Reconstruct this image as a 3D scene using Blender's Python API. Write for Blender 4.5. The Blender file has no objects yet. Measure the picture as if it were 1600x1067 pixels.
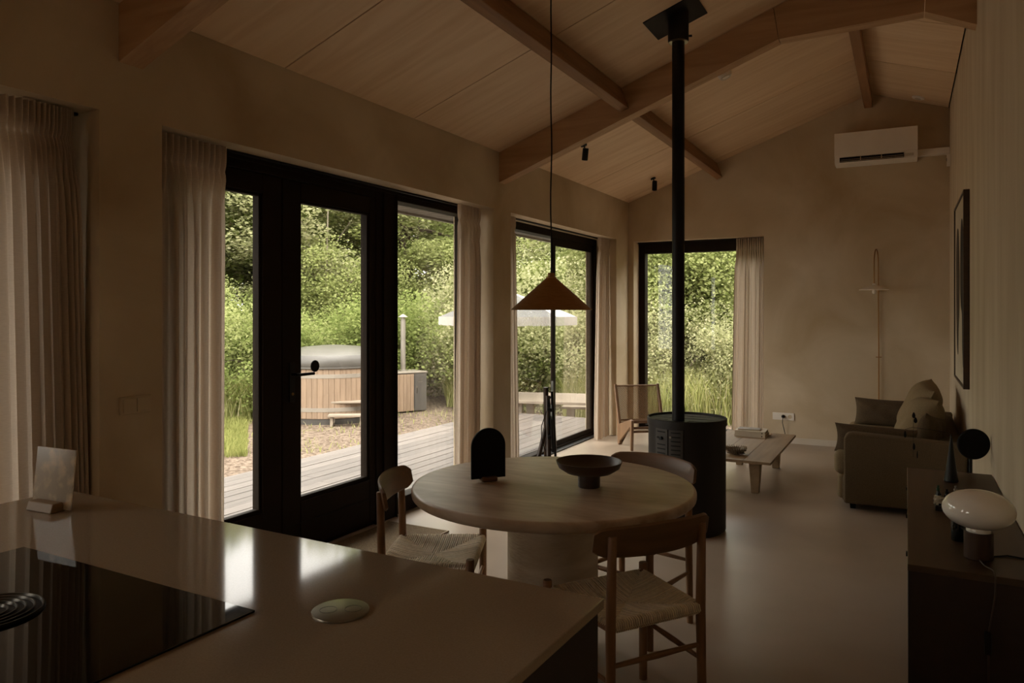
import bpy, bmesh, math, random
import numpy as np
from mathutils import Vector, Matrix
random.seed(7)
PI = math.pi
SC = bpy.context.scene
COL = SC.collection

# ------------------------------------------------------------ camera, world, exposure
cam = bpy.data.cameras.new('camera')
cam_o = bpy.data.objects.new('camera', cam)
COL.objects.link(cam_o)
cam.sensor_width = 36.0
cam.lens = 36.0 * 1160 / 1600
cam.shift_y = -46.5 / 1600
cam.clip_start = 0.05
cam.clip_end = 300
cam_o.location = (0, 0, 1.5)
cam_o.rotation_euler = (PI / 2, 0, math.radians(27.97))
SC.camera = cam_o

SC.view_settings.view_transform = 'Standard'
SC.view_settings.look = 'None'
SC.view_settings.exposure = 1.8
SC.view_settings.gamma = 1.0
SC.view_settings.use_curve_mapping = False
SC.cycles.max_bounces = 14
SC.cycles.diffuse_bounces = 7
SC.cycles.glossy_bounces = 6
SC.cycles.transmission_bounces = 8
SC.cycles.transparent_max_bounces = 24
SC.cycles.sample_clamp_indirect = 6.0

SKY = 2.1
world = bpy.data.worlds.new('overcast_sky')
SC.world = world
world.use_nodes = True
wn, wl = world.node_tree.nodes, world.node_tree.links
bg = wn['Background']
tc = wn.new('ShaderNodeTexCoord')
sx = wn.new('ShaderNodeSeparateXYZ')
mr = wn.new('ShaderNodeMapRange')
mr.inputs['From Min'].default_value = 0.0
mr.inputs['From Max'].default_value = 1.0
mr.inputs['To Min'].default_value = 0.75
mr.inputs['To Max'].default_value = 1.25
mul = wn.new('ShaderNodeMath'); mul.operation = 'MULTIPLY'; mul.inputs[1].default_value = SKY
wl.new(tc.outputs['Generated'], sx.inputs[0])
wl.new(sx.outputs['Z'], mr.inputs['Value'])
wl.new(mr.outputs['Result'], mul.inputs[0])
wl.new(mul.outputs[0], bg.inputs['Strength'])
bg.inputs['Color'].default_value = (1.0, 0.94, 0.895, 1)

sun = bpy.data.lights.new('veiled_sun', 'SUN')
sun.energy = 1.0
sun.angle = math.radians(35)
sun.color = (1.0, 0.92, 0.82)
sun_o = bpy.data.objects.new('veiled_sun', sun)
COL.objects.link(sun_o)
sun_o.rotation_euler = (math.radians(34), 0, math.radians(42))

# ------------------------------------------------------------ materials
def lin(h):
    h = h.lstrip('#')
    out = []
    for i in (0, 2, 4):
        c = int(h[i:i + 2], 16) / 255
        out.append(c / 12.92 if c <= .04045 else ((c + .055) / 1.055) ** 2.4)
    return (*out, 1)

def M(name, c1, c2=None, rough=.6, scale=4, stretch=(1, 1, 1), bump=0, spec=.5, metal=0,
      detail=6, distort=0, island=0, lo=.3, hi=.7, bscale=None, rvar=0, coat=0, objrand=0):
    m = bpy.data.materials.new(name)
    m.use_nodes = True
    n, l = m.node_tree.nodes, m.node_tree.links
    p = n['Principled BSDF']
    p.inputs['Roughness'].default_value = rough
    p.inputs['Metallic'].default_value = metal
    p.inputs['Specular IOR Level'].default_value = spec
    p.inputs['Coat Weight'].default_value = coat
    a = lin(c1)
    b = lin(c2) if c2 else tuple(min(1, v * .82) for v in a[:3]) + (1,)
    t = n.new('ShaderNodeTexCoord')
    mp = n.new('ShaderNodeMapping')
    mp.inputs['Scale'].default_value = stretch
    l.new(t.outputs['Object'], mp.inputs['Vector'])
    if objrand:
        oi = n.new('ShaderNodeObjectInfo')
        cb = n.new('ShaderNodeCombineXYZ')
        mm = n.new('ShaderNodeMath'); mm.operation = 'MULTIPLY'; mm.inputs[1].default_value = 37
        l.new(oi.outputs['Random'], mm.inputs[0])
        for k in range(3):
            l.new(mm.outputs[0], cb.inputs[k])
        l.new(cb.outputs[0], mp.inputs['Location'])
    nz = n.new('ShaderNodeTexNoise')
    nz.inputs['Scale'].default_value = scale
    nz.inputs['Detail'].default_value = detail
    nz.inputs['Distortion'].default_value = distort
    l.new(mp.outputs[0], nz.inputs['Vector'])
    rg = n.new('ShaderNodeMapRange')
    rg.inputs['From Min'].default_value = lo
    rg.inputs['From Max'].default_value = hi
    l.new(nz.outputs['Fac'], rg.inputs['Value'])
    mx = n.new('ShaderNodeMix'); mx.data_type = 'RGBA'
    mx.inputs[6].default_value = a
    mx.inputs[7].default_value = b
    l.new(rg.outputs['Result'], mx.inputs[0])
    last = mx.outputs[2]
    if island or objrand:
        src = n.new('ShaderNodeNewGeometry').outputs['Random Per Island'] if island else oi.outputs['Random']
        amt = island or objrand
        r2 = n.new('ShaderNodeMapRange')
        r2.inputs['To Min'].default_value = 1 - amt
        r2.inputs['To Max'].default_value = 1 + amt
        l.new(src, r2.inputs['Value'])
        hs = n.new('ShaderNodeHueSaturation')
        l.new(r2.outputs['Result'], hs.inputs['Value'])
        l.new(last, hs.inputs['Color'])
        last = hs.outputs['Color']
    l.new(last, p.inputs['Base Color'])
    if rvar:
        r3 = n.new('ShaderNodeMapRange')
        r3.inputs['To Min'].default_value = max(0, rough - rvar)
        r3.inputs['To Max'].default_value = rough + rvar
        l.new(nz.outputs['Fac'], r3.inputs['Value'])
        l.new(r3.outputs['Result'], p.inputs['Roughness'])
    if bump:
        bp = n.new('ShaderNodeBump')
        bp.inputs['Strength'].default_value = bump
        bp.inputs['Distance'].default_value = .01
        src = nz.outputs['Fac']
        if bscale:
            nb = n.new('ShaderNodeTexNoise')
            nb.inputs['Scale'].default_value = bscale
            nb.inputs['Detail'].default_value = 4
            l.new(mp.outputs[0], nb.inputs['Vector'])
            src = nb.outputs['Fac']
        l.new(src, bp.inputs['Height'])
        l.new(bp.outputs[0], p.inputs['Normal'])
    return m

def M_glass(name, tint=(.95, .96, .94), base=.04):
    m = bpy.data.materials.new(name)
    m.use_nodes = True
    n, l = m.node_tree.nodes, m.node_tree.links
    n.remove(n['Principled BSDF'])
    lw = n.new('ShaderNodeLayerWeight'); lw.inputs['Blend'].default_value = .5
    pw = n.new('ShaderNodeMath'); pw.operation = 'POWER'; pw.inputs[1].default_value = 4.0
    mr = n.new('ShaderNodeMapRange'); mr.inputs['To Min'].default_value = base; mr.inputs['To Max'].default_value = .9
    tr = n.new('ShaderNodeBsdfTransparent'); tr.inputs['Color'].default_value = (*tint, 1)
    gl = n.new('ShaderNodeBsdfGlossy'); gl.inputs['Roughness'].default_value = .0
    mx = n.new('ShaderNodeMixShader')
    l.new(lw.outputs['Facing'], pw.inputs[0]); l.new(pw.outputs[0], mr.inputs['Value'])
    l.new(mr.outputs['Result'], mx.inputs['Fac'])
    l.new(tr.outputs[0], mx.inputs[1]); l.new(gl.outputs[0], mx.inputs[2])
    l.new(mx.outputs[0], n['Material Output'].inputs['Surface'])
    return m

def M_cloth(name, c1, c2, trans=.4, weave=300):
    m = bpy.data.materials.new(name)
    m.use_nodes = True
    n, l = m.node_tree.nodes, m.node_tree.links
    n.remove(n['Principled BSDF'])
    t = n.new('ShaderNodeTexCoord')
    mp = n.new('ShaderNodeMapping'); mp.inputs['Scale'].default_value = (1, 1, 6)
    l.new(t.outputs['Object'], mp.inputs[0])
    nz = n.new('ShaderNodeTexNoise'); nz.inputs['Scale'].default_value = weave / 6; nz.inputs['Detail'].default_value = 3
    l.new(mp.outputs[0], nz.inputs['Vector'])
    mx = n.new('ShaderNodeMix'); mx.data_type = 'RGBA'
    mx.inputs[6].default_value = lin(c1); mx.inputs[7].default_value = lin(c2)
    l.new(nz.outputs['Fac'], mx.inputs[0])
    d = n.new('ShaderNodeBsdfDiffuse'); tr = n.new('ShaderNodeBsdfTranslucent')
    l.new(mx.outputs[2], d.inputs['Color']); l.new(mx.outputs[2], tr.inputs['Color'])
    bp = n.new('ShaderNodeBump'); bp.inputs['Strength'].default_value = .15; bp.inputs['Distance'].default_value = .004
    l.new(nz.outputs['Fac'], bp.inputs['Height'])
    l.new(bp.outputs[0], d.inputs['Normal'])
    ms = n.new('ShaderNodeMixShader'); ms.inputs[0].default_value = trans
    l.new(d.outputs[0], ms.inputs[1]); l.new(tr.outputs[0], ms.inputs[2])
    l.new(ms.outputs[0], n['Material Output'].inputs['Surface'])
    return m

def M_leaf(name, c1, c2, trans=.35, c3=None, dim=1.0):
    m = bpy.data.materials.new(name)
    m.use_nodes = True
    n, l = m.node_tree.nodes, m.node_tree.links
    n.remove(n['Principled BSDF'])
    g = n.new('ShaderNodeNewGeometry')
    cr = n.new('ShaderNodeValToRGB')
    cr.color_ramp.elements[0].color = [v * dim for v in lin(c1)[:3]] + [1]
    cr.color_ramp.elements[1].color = [v * dim for v in lin(c2)[:3]] + [1]
    if c3:
        e = cr.color_ramp.elements.new(.9); e.color = lin(c2)
        cr.color_ramp.elements[2].color = lin(c3)
    l.new(g.outputs['Random Per Island'], cr.inputs[0])
    d = n.new('ShaderNodeBsdfDiffuse'); tr = n.new('ShaderNodeBsdfTranslucent')
    l.new(cr.outputs[0], d.inputs['Color']); l.new(cr.outputs[0], tr.inputs['Color'])
    ms = n.new('ShaderNodeMixShader'); ms.inputs[0].default_value = trans
    l.new(d.outputs[0], ms.inputs[1]); l.new(tr.outputs[0], ms.inputs[2])
    l.new(ms.outputs[0], n['Material Output'].inputs['Surface'])
    return m

MAT = dict(
    plaster=M('clay_plaster', '#D6C6AC', '#B5A080', rough=.85, scale=1.2, bump=.12, detail=9, distort=.6, lo=.3, hi=.7, bscale=9, spec=.25),
    plaster_side=M('clay_plaster_side', '#D4C6AE', '#C2B196', rough=.85, scale=3, stretch=(1, 1.6, .3), bump=.1, detail=8, spec=.25),
    floor=M('cast_floor', '#B09F8D', '#9F8E7B', rough=.33, scale=1.3, bump=.03, detail=8, lo=.3, hi=.7, rvar=.06, spec=.45),
    ply=M('plywood', '#E8CDAC', '#D6B48D', rough=.6, scale=1.6, stretch=(.5, 5, .5), bump=.02, detail=8, distort=1.6, lo=.25, hi=.8, objrand=.05),
    gap=M('dark_gap', '#120C08', rough=.9),
    beam=M('beam_timber', '#C39E78', '#AA855E', rough=.6, scale=3, stretch=(.5, 8, 5), bump=.04, detail=6, distort=.5),
    beam_y=M('purlin_timber', '#A07752', '#835E3D', rough=.6, scale=3, stretch=(8, .5, 6), bump=.04, detail=6, distort=.5),
    frame=M('black_window_frame', '#261D15', '#211912', rough=.6, spec=.08),
    glass=M_glass('window_glass'),
    curtain=M_cloth('linen_curtain', '#D6C7B5', '#C2B09B', .26),
    white=M('white_paint', '#CFC4B4', '#C6BAA8', rough=.5),
    bright_white=M('enamel_white', '#F2EADD', '#EEE5D7', rough=.5),
    plastic=M('white_plastic', '#EDE6DB', '#E7DED2', rough=.4),
    plastic_dim=M('switch_plastic', '#C9B89C', '#C2B193', rough=.45),
    black=M('black_metal', '#100C09', '#130F0C', rough=.5, spec=.25),
    black_matt=M('black_matt', '#0B0908', '#0E0B0A', rough=.75, spec=.25),
    stove=M('stove_steel', '#211B15', '#1D1813', rough=.55, spec=.3),
    stove_side=M('stove_panel', '#332D26', '#2D2721', rough=.5, spec=.4),
    brass=M('brushed_brass', '#A87F50', '#97703F', rough=.36, metal=.75, scale=30, stretch=(1, 1, 8)),
    travertine=M('travertine', '#C2AC94', '#A2896E', rough=.36, scale=2.6, stretch=(1.2, 5, 5), bump=.05, detail=10, distort=.8, lo=.32, hi=.68, bscale=30, spec=.4),
    travertine_base=M('travertine_base', '#E2D5C0', '#BDA98C', rough=.6, scale=2.6, stretch=(1, 1, 4), bump=.25, detail=10, distort=.6, lo=.32, hi=.7, bscale=26, spec=.3),
    oak=M('oak', '#8E6744', '#7A5636', rough=.5, scale=5, stretch=(4, 4, .6), bump=.04, detail=6),
    oak_x=M('oak_panel', '#785738', '#64472C', rough=.48, scale=5, stretch=(.6, 5, 6), bump=.03, detail=6),
    cord=M('paper_cord', '#EDE1CB', '#DCCDB2', rough=.8, scale=60, island=.16),
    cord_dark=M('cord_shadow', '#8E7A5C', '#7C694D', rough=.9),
    walnut=M('walnut', '#443020', '#352519', rough=.42, scale=5, stretch=(1, 1, 6), detail=6),
    quartz=M('quartz_worktop', '#9C8B75', '#94836D', rough=.07, scale=260, detail=2, lo=.3, hi=.7, spec=.36),
    quartz_edge=M('quartz_edge', '#7D6A52', '#75624B', rough=.3, scale=90),
    cab=M('dark_cabinet', '#2B1E15', '#241811', rough=.55, scale=6, stretch=(1, 1, .4)),
    ceramic=M('black_glass', '#060504', '#070605', rough=.03, spec=.4),
    steel=M('brushed_steel', '#8F8474', '#83796A', rough=.34, metal=.9, scale=20),
    ring=M('extractor_ring', '#4A453D', '#423D36', rough=.3, metal=.7),
    side_top=M('stained_oak', '#493420', '#3C2A18', rough=.42, scale=5, stretch=(5, .5, 5), detail=6),
    side_body=M('stained_oak_body', '#2E1D12', '#25170E', rough=.5, scale=5, stretch=(5, .5, 5), detail=6),
    opal=M('opal_glass', '#F0E8DB', '#EBE1D2', rough=.04, spec=.5, coat=.6),
    lampbase=M('red_stone', '#4A3526', '#3B291D', rough=.5, spec=.3, scale=8, stretch=(5, 5, .8), detail=8),
    sofa=M('sofa_fabric', '#695A45', '#5C4E3A', rough=.95, scale=140, bump=.2, detail=3, spec=.15),
    sofa_in=M('sofa_cushion_fabric', '#877559', '#7A694E', rough=.95, scale=140, bump=.2, detail=3, spec=.15),
    pillow=M('pillow_fabric', '#5C4D3A', '#504231', rough=.95, scale=120, bump=.2, detail=3, spec=.15),
    teak=M('teak', '#7A5B40', '#654A32', rough=.5, scale=4, stretch=(6, .6, 6), detail=6),
    teak_v=M('teak_upright', '#866649', '#6E5238', rough=.5, scale=4, stretch=(5, 5, .6), detail=6),
    cane=M('cane', '#94714A', '#80603C', rough=.6, scale=60),
    lowtable=M('limed_oak', '#927857', '#7F6647', rough=.55, scale=4, stretch=(6, .5, 6), detail=7, bump=.04),
    paper=M('book_cover', '#C8BBA6', '#C0B39D', rough=.6),
    pages=M('book_pages', '#B5A78F', '#A99B83', rough=.8, scale=200, stretch=(.1, .1, 4)),
    urchin=M('bronze_bowl', '#8A7658', '#6E5C42', rough=.5, scale=30),
    acrylic=None,
    rug=M('sisal_mat', '#8A7962', '#6C5C48', rough=.95, scale=160, bump=.5, detail=3, lo=.35, hi=.65, spec=.1),
    rug_edge=M('mat_edge', '#A89880', rough=.8),
    deck=M('grey_deck_board', '#6E6660', '#5B544F', rough=.7, scale=5, stretch=(7, .5, 6), bump=.12, detail=7, objrand=.16),
    gravel=None,
    cedar=M('cedar_stave', '#8C7763', '#786451', rough=.7, scale=5, stretch=(6, 6, .5), detail=6, objrand=.12),
    hoop=M('galvanised_band', '#8E867B', '#827A70', rough=.5, metal=.3),
    lid=M('tub_lid_grey', '#55524E', '#4B4844', rough=.35, spec=.5),
    pine=M('weathered_pine', '#8F8374', '#7C7062', rough=.75, scale=5, stretch=(.6, 6, 6), detail=6),
    heater=M('heater_grey', '#45423E', '#3E3B38', rough=.5, spec=.4),
    flue=M('stainless_flue', '#8C867D', '#7A746B', rough=.4, metal=.35),
    canvas=M('parasol_canvas', '#A9A59F', '#A09C95', rough=.9),
    canvas_grey=M('parasol_grey', '#5A5957', '#52514F', rough=.9),
    bark=M('bark', '#4B3F33', '#2F271F', rough=.95, scale=6, stretch=(5, 5, .8), bump=.5),
    bark_pale=M('pale_bark', '#8C8272', '#6D6454', rough=.95, scale=6, stretch=(5, 5, .8), bump=.4),
    fascia=M('eave_boards', '#7C7872', '#706B65', rough=.7, scale=5, stretch=(.6, 6, 6)),
    roof=M('roof_deck', '#4A433B', rough=.9),
    mat_cream=M('passepartout', '#C9BEA8', '#C3B8A2', rough=.9),
    ink=M('black_ink', '#15110E', '#1B1612', rough=.8),
    ink2=M('umber_ink', '#4A3C2C', '#413424', rough=.8),
    jar=M('dark_bottle', '#14140F', '#101009', rough=.1, spec=.5),
    green=M('green_cap', '#1F4A2C', '#1A4026', rough=.4),
    stab=M('patinated_metal', '#1D1C18', '#161512', rough=.45, metal=.4),
    leaf_a=M_leaf('leaf_yellow_green', '#78824A', '#A9AD78', .58),
    leaf_b=M_leaf('leaf_mid_green', '#66743D', '#97A064', .58),
    leaf_c=M_leaf('leaf_pale_green', '#888C62', '#B0AF88', .58, '#D2CBA8'),
    leaf_d=M_leaf('leaf_deep_green', '#526129', '#808D49', .58),
    turf=M_leaf('turf_grass', '#757C45', '#9C9C62', .4),
    grass=M_leaf('meadow_grass', '#87904E', '#B4B27C', .4, '#CFC3A2'),
)

def ground_mat():
    m = bpy.data.materials.new('chip_ground')
    m.use_nodes = True
    n, l = m.node_tree.nodes, m.node_tree.links
    p = n['Principled BSDF']; p.inputs['Roughness'].default_value = .95; p.inputs['Specular IOR Level'].default_value = .1
    t = n.new('ShaderNodeTexCoord')
    vo = n.new('ShaderNodeTexVoronoi'); vo.inputs['Scale'].default_value = 26
    l.new(t.outputs['Object'], vo.inputs['Vector'])
    sp = n.new('ShaderNodeSeparateXYZ'); l.new(vo.outputs['Color'], sp.inputs[0])
    cr = n.new('ShaderNodeValToRGB')
    cr.color_ramp.elements[0].color = lin('#483C32'); cr.color_ramp.elements[1].color = lin('#7C6E61')
    l.new(sp.outputs[0], cr.inputs[0])
    nz = n.new('ShaderNodeTexNoise'); nz.inputs['Scale'].default_value = .55; nz.inputs['Detail'].default_value = 8
    l.new(t.outputs['Object'], nz.inputs['Vector'])
    r = n.new('ShaderNodeMapRange'); r.inputs['From Min'].default_value = .62; r.inputs['From Max'].default_value = .76
    l.new(nz.outputs['Fac'], r.inputs['Value'])
    mx = n.new('ShaderNodeMix'); mx.data_type = 'RGBA'
    l.new(r.outputs['Result'], mx.inputs[0]); l.new(cr.outputs[0], mx.inputs[6]); mx.inputs[7].default_value = lin('#7D7B4E')
    l.new(mx.outputs[2], p.inputs['Base Color'])
    bp = n.new('ShaderNodeBump'); bp.inputs['Strength'].default_value = .8; bp.inputs['Distance'].default_value = .02
    l.new(vo.outputs['Distance'], bp.inputs['Height']); l.new(bp.outputs[0], p.inputs['Normal'])
    return m
MAT['gravel'] = ground_mat()

def acrylic_mat():
    m = bpy.data.materials.new('clear_acrylic_with_print')
    m.use_nodes = True
    n, l = m.node_tree.nodes, m.node_tree.links
    p = n['Principled BSDF']; p.inputs['Roughness'].default_value = .12
    t = n.new('ShaderNodeTexCoord')
    nz = n.new('ShaderNodeTexNoise'); nz.inputs['Scale'].default_value = 26; nz.inputs['Detail'].default_value = 4
    l.new(t.outputs['Object'], nz.inputs['Vector'])
    cr = n.new('ShaderNodeValToRGB')
    cr.color_ramp.elements[0].position = .45; cr.color_ramp.elements[0].color = lin('#C2B7A6')
    cr.color_ramp.elements[1].position = .68; cr.color_ramp.elements[1].color = lin('#F0DCC0')
    l.new(nz.outputs['Fac'], cr.inputs[0]); l.new(cr.outputs[0], p.inputs['Base Color'])
    tr = n.new('ShaderNodeBsdfTransparent'); tr.inputs['Color'].default_value = (.95, .93, .9, 1)
    tl = n.new('ShaderNodeBsdfTranslucent'); l.new(cr.outputs[0], tl.inputs['Color'])
    m1 = n.new('ShaderNodeMixShader'); m1.inputs[0].default_value = .5
    l.new(p.outputs[0], m1.inputs[1]); l.new(tl.outputs[0], m1.inputs[2])
    m2 = n.new('ShaderNodeMixShader'); m2.inputs[0].default_value = .72
    l.new(tr.outputs[0], m2.inputs[1]); l.new(m1.outputs[0], m2.inputs[2])
    l.new(m2.outputs[0], n['Material Output'].inputs['Surface'])
    return m
MAT['acrylic'] = acrylic_mat()

# ------------------------------------------------------------ mesh helpers
class G:
    def __init__(s):
        s.v = []; s.f = []
    def add(s, vs, fs):
        o = len(s.v)
        s.v += [tuple(v) for v in vs]
        s.f += [tuple(i + o for i in f) for f in fs]
        return s
    def box(s, x0, x1, y0, y1, z0, z1, mx=None):
        vs = [Vector(p) for p in ((x0, y0, z0), (x1, y0, z0), (x1, y1, z0), (x0, y1, z0), (x0, y0, z1), (x1, y0, z1), (x1, y1, z1), (x0, y1, z1))]
        if mx is not None:
            vs = [mx @ v for v in vs]
        return s.add(vs, [(3, 2, 1, 0), (4, 5, 6, 7), (0, 1, 5, 4), (1, 2, 6, 5), (2, 3, 7, 6), (3, 0, 4, 7)])
    def taper(s, x, y, z0, z1, a0, a1):
        vs = [(x + i * a0, y + j * a0, z0) for i, j in ((-1, -1), (1, -1), (1, 1), (-1, 1))] + \
             [(x + i * a1, y + j * a1, z1) for i, j in ((-1, -1), (1, -1), (1, 1), (-1, 1))]
        return s.add(vs, [(3, 2, 1, 0), (4, 5, 6, 7), (0, 1, 5, 4), (1, 2, 6, 5), (2, 3, 7, 6), (3, 0, 4, 7)])
    def tube(s, pts, r, n=10, caps=True):
        pts = [Vector(p) for p in pts]
        rs = r if isinstance(r, (list, tuple)) else [r] * len(pts)
        up = None
        rings = []
        for i, p in enumerate(pts):
            t = (pts[min(i + 1, len(pts) - 1)] - pts[max(i - 1, 0)]).normalized()
            if up is None:
                up = Vector((0, 0, 1)) if abs(t.z) < .9 else Vector((1, 0, 0))
            u = (up - t * up.dot(t)).normalized()
            w = t.cross(u)
            up = u
            rings.append([p + (u * math.cos(2 * PI * k / n) + w * math.sin(2 * PI * k / n)) * rs[i] for k in range(n)])
        vs = [v for g in rings for v in g]
        fs = []
        for i in range(len(pts) - 1):
            for k in range(n):
                a = i * n + k; b = i * n + (k + 1) % n
                fs.append((a, b, b + n, a + n))
        if caps:
            fs.append(tuple(range(n - 1, -1, -1)))
            fs.append(tuple(range((len(pts) - 1) * n, len(pts) * n)))
        return s.add(vs, fs)
    def lathe(s, prof, n=48, c=(0, 0), closed=False):
        vs = []; fs = []
        m = len(prof)
        for r, z in prof:
            for k in range(n):
                a = 2 * PI * k / n
                vs.append((c[0] + r * math.cos(a), c[1] + r * math.sin(a), z))
        for i in range(m if closed else m - 1):
            j = (i + 1) % m
            for k in range(n):
                k2 = (k + 1) % n
                fs.append((i * n + k, i * n + k2, j * n + k2, j * n + k))
        if not closed:
            if prof[0][0] > 1e-5: fs.append(tuple(range(n - 1, -1, -1)))
            if prof[-1][0] > 1e-5: fs.append(tuple(range((m - 1) * n, m * n)))
        return s.add(vs, fs)
    def prism(s, poly, axis, lo, hi):
        def q(a, b, h):
            return {'x': (h, a, b), 'y': (a, h, b), 'z': (a, b, h)}[axis]
        n = len(poly)
        vs = [q(a, b, lo) for a, b in poly] + [q(a, b, hi) for a, b in poly]
        fs = [tuple(range(n)), tuple(range(2 * n - 1, n - 1, -1))]
        for i in range(n):
            j = (i + 1) % n
            fs.append((i, j, j + n, i + n))
        return s.add(vs, fs)
    def grid(s, P):
        r, c = len(P), len(P[0])
        return s.add([p for row in P for p in row],
                     [(i * c + j, i * c + j + 1, (i + 1) * c + j + 1, (i + 1) * c + j) for i in range(r - 1) for j in range(c - 1)])
    def mesh(s, name, mat, bevel=0, seg=2, smooth=35, merge=False, normals=True):
        me = bpy.data.meshes.new(name)
        me.from_pydata(s.v, [], s.f)
        if bevel and seg <= 2: smooth = min(smooth, 20)
        if bevel or normals or merge:
            bm = bmesh.new(); bm.from_mesh(me)
            if merge: bmesh.ops.remove_doubles(bm, verts=bm.verts, dist=1e-5)
            if normals: bmesh.ops.recalc_face_normals(bm, faces=bm.faces)
            if bevel:
                ed = [e for e in bm.edges if len(e.link_faces) == 2 and e.calc_face_angle(0) > math.radians(25)]
                bmesh.ops.bevel(bm, geom=ed, offset=bevel, segments=seg, profile=.5, affect='EDGES', clamp_overlap=True)
            bm.to_mesh(me); bm.free()
        if smooth:
            me.polygons.foreach_set('use_smooth', [True] * len(me.polygons))
            me.set_sharp_from_angle(angle=math.radians(smooth))
        if mat is not None: me.materials.append(mat)
        return me
    def obj(s, name, mat, parent=None, **k):
        return link(name, s.mesh(name, mat, **k), parent)

def link(name, me, parent=None, loc=None, rot=None):
    o = bpy.data.objects.new(name, me)
    COL.objects.link(o)
    if parent is not None: o.parent = parent
    if loc is not None: o.location = loc
    if rot is not None: o.rotation_euler = rot
    return o

def tag(o, label=None, cat=None, group=None, kind=None):
    if label: o['label'] = label
    if cat: o['category'] = cat
    if group: o['group'] = group
    if kind: o['kind'] = kind
    return o

def thing(name, label, cat, loc=(0, 0, 0), rz=0, group=None):
    o = link(name, None, None, loc, (0, 0, rz))
    return tag(o, label, cat, group)

def struct(name, label=None):
    o = link(name, None)
    return tag(o, label, None, None, 'structure')

def copy_tree(o, parent=None):
    c = o.copy(); COL.objects.link(c); c.parent = parent
    for ch in list(o.children): copy_tree(ch, c)
    return c

mt = MAT
# ------------------------------------------------------------ room constants
WL, WR, WF, WB = -3.10, 0.40, 8.97, -2.6      # inner faces: left, right, far, back
RX, RZ = -0.346, 3.868                         # ridge
SL, SR = 0.3615, 0.33
def ceil_z(x):
    return RZ - SL * (RX - x) if x < RX else RZ - SR * (x - RX)
TOP = 2.38                                     # head of every opening
OPEN_L = [(-2.3, -.7), (0.2, 2.01), (2.318, 5.501), (5.813, 8.531)]  # first opening is out of view, added to let in more daylight
GROUND = -0.45

# window portals (sampling aids that give off no light of their own)
def portal(loc, rot, sx_, sy_):
    a = bpy.data.lights.new('window_portal', 'AREA')
    a.shape = 'RECTANGLE'; a.size = sx_; a.size_y = sy_
    a.cycles.is_portal = True
    o = bpy.data.objects.new('window_portal', a); COL.objects.link(o)
    o.location = loc; o.rotation_euler = rot
for y0, y1 in OPEN_L:
    portal((-3.49, (y0 + y1) / 2, TOP / 2), (0, -PI / 2, 0), TOP, y1 - y0)
portal((-2.245, 9.38, TOP / 2), (-PI / 2, 0, 0), 1.573, TOP)

# ------------------------------------------------------------ shell
floor = G().box(-3.5, .8, WB - .3, 9.4, -.12, 0).obj('floor', mt['floor'], smooth=0)
tag(floor, kind='structure', label='smooth brown cast floor')

g = G()
piers = [(WB - .3, OPEN_L[0][0])] + [(OPEN_L[i][1], OPEN_L[i + 1][0]) for i in range(3)] + [(OPEN_L[3][1], 9.4)]
for y0, y1 in piers: g.box(-3.5, WL, y0, y1, 0, TOP)
g.prism([(-3.5, TOP), (WL, TOP), (WL, 2.93), (-3.5, 2.93)], 'y', WB - .3, 9.4)
w = g.obj('wall_left', mt['plaster'], smooth=0); tag(w, kind='structure', label='brown clay plastered wall with three tall openings')
g = G()
FX0, FX1 = -3.031, -1.458
g.prism([(WL, 0), (FX0, 0), (FX0, ceil_z(FX0) + .05), (WL, ceil_z(WL) + .05)], 'y', WF, 9.4)
g.prism([(FX0, TOP), (FX1, TOP), (FX1, ceil_z(FX1) + .05), (FX0, ceil_z(FX0) + .05)], 'y', WF, 9.4)
g.prism([(FX1, 0), (.8, 0), (.8, ceil_z(.8) + .05), (RX, RZ + .05), (FX1, ceil_z(FX1) + .05)], 'y', WF, 9.4)
w = g.obj('wall_far', mt['plaster'], smooth=0); tag(w, kind='structure', label='far gable wall in mottled brown clay plaster')
w = G().box(WR, .62, WB - .3, WF, 0, 3.75).obj('wall_right', mt['plaster_side'], smooth=0); tag(w, kind='structure', label='right hand plastered wall with the framed print')
w = G().box(-3.5, .8, WB - .3, WB, 0, 3.95).obj('wall_back', mt['plaster'], smooth=0); tag(w, kind='structure')

b = G().box(FX1, WR, WF - .014, WF, 0, .066).obj('baseboard_far', mt['white'], smooth=0); tag(b, kind='structure', label='white skirting board along the far wall')

# ceiling: plywood panels with open joints under a closed roof
ce = struct('ceiling', 'sloping ceiling of reddish plywood panels')
th = .03
def panel(x0, x1, y0, y1):
    e = .005
    G().prism([(x0 + e, ceil_z(x0 + e)), (x1 - e, ceil_z(x1 - e)), (x1 - e, ceil_z(x1 - e) + th), (x0 + e, ceil_z(x0 + e) + th)], 'y', y0 + e, y1 - e).obj('panel', mt['ply'], ce, smooth=0)
ys = [WB, -1.78, -.56, .66, 1.88, 3.10, 4.34, 5.60, 6.34, 7.56, 8.78, WF]
for a, c in zip(ys[:-1], ys[1:]):
    panel(WL, -1.995, a, c); panel(-1.995, RX, a, c)
ys = [WB, -1.2, 0.0, 1.2, 2.4, 4.0, 5.26, 6.48, 7.70, WF]
for a, c in zip(ys[:-1], ys[1:]):
    panel(RX, .392, a, c)
r = G().prism([(-4.1, ceil_z(-4.1) + .045), (RX, RZ + .045), (.8, ceil_z(.8) + .045), (.8, ceil_z(.8) + .25), (RX, RZ + .25), (-4.1, ceil_z(-4.1) + .1)], 'y', WB - .5, 9.9).obj('roof', mt['gap'], smooth=0)
tag(r, kind='structure')

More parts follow.
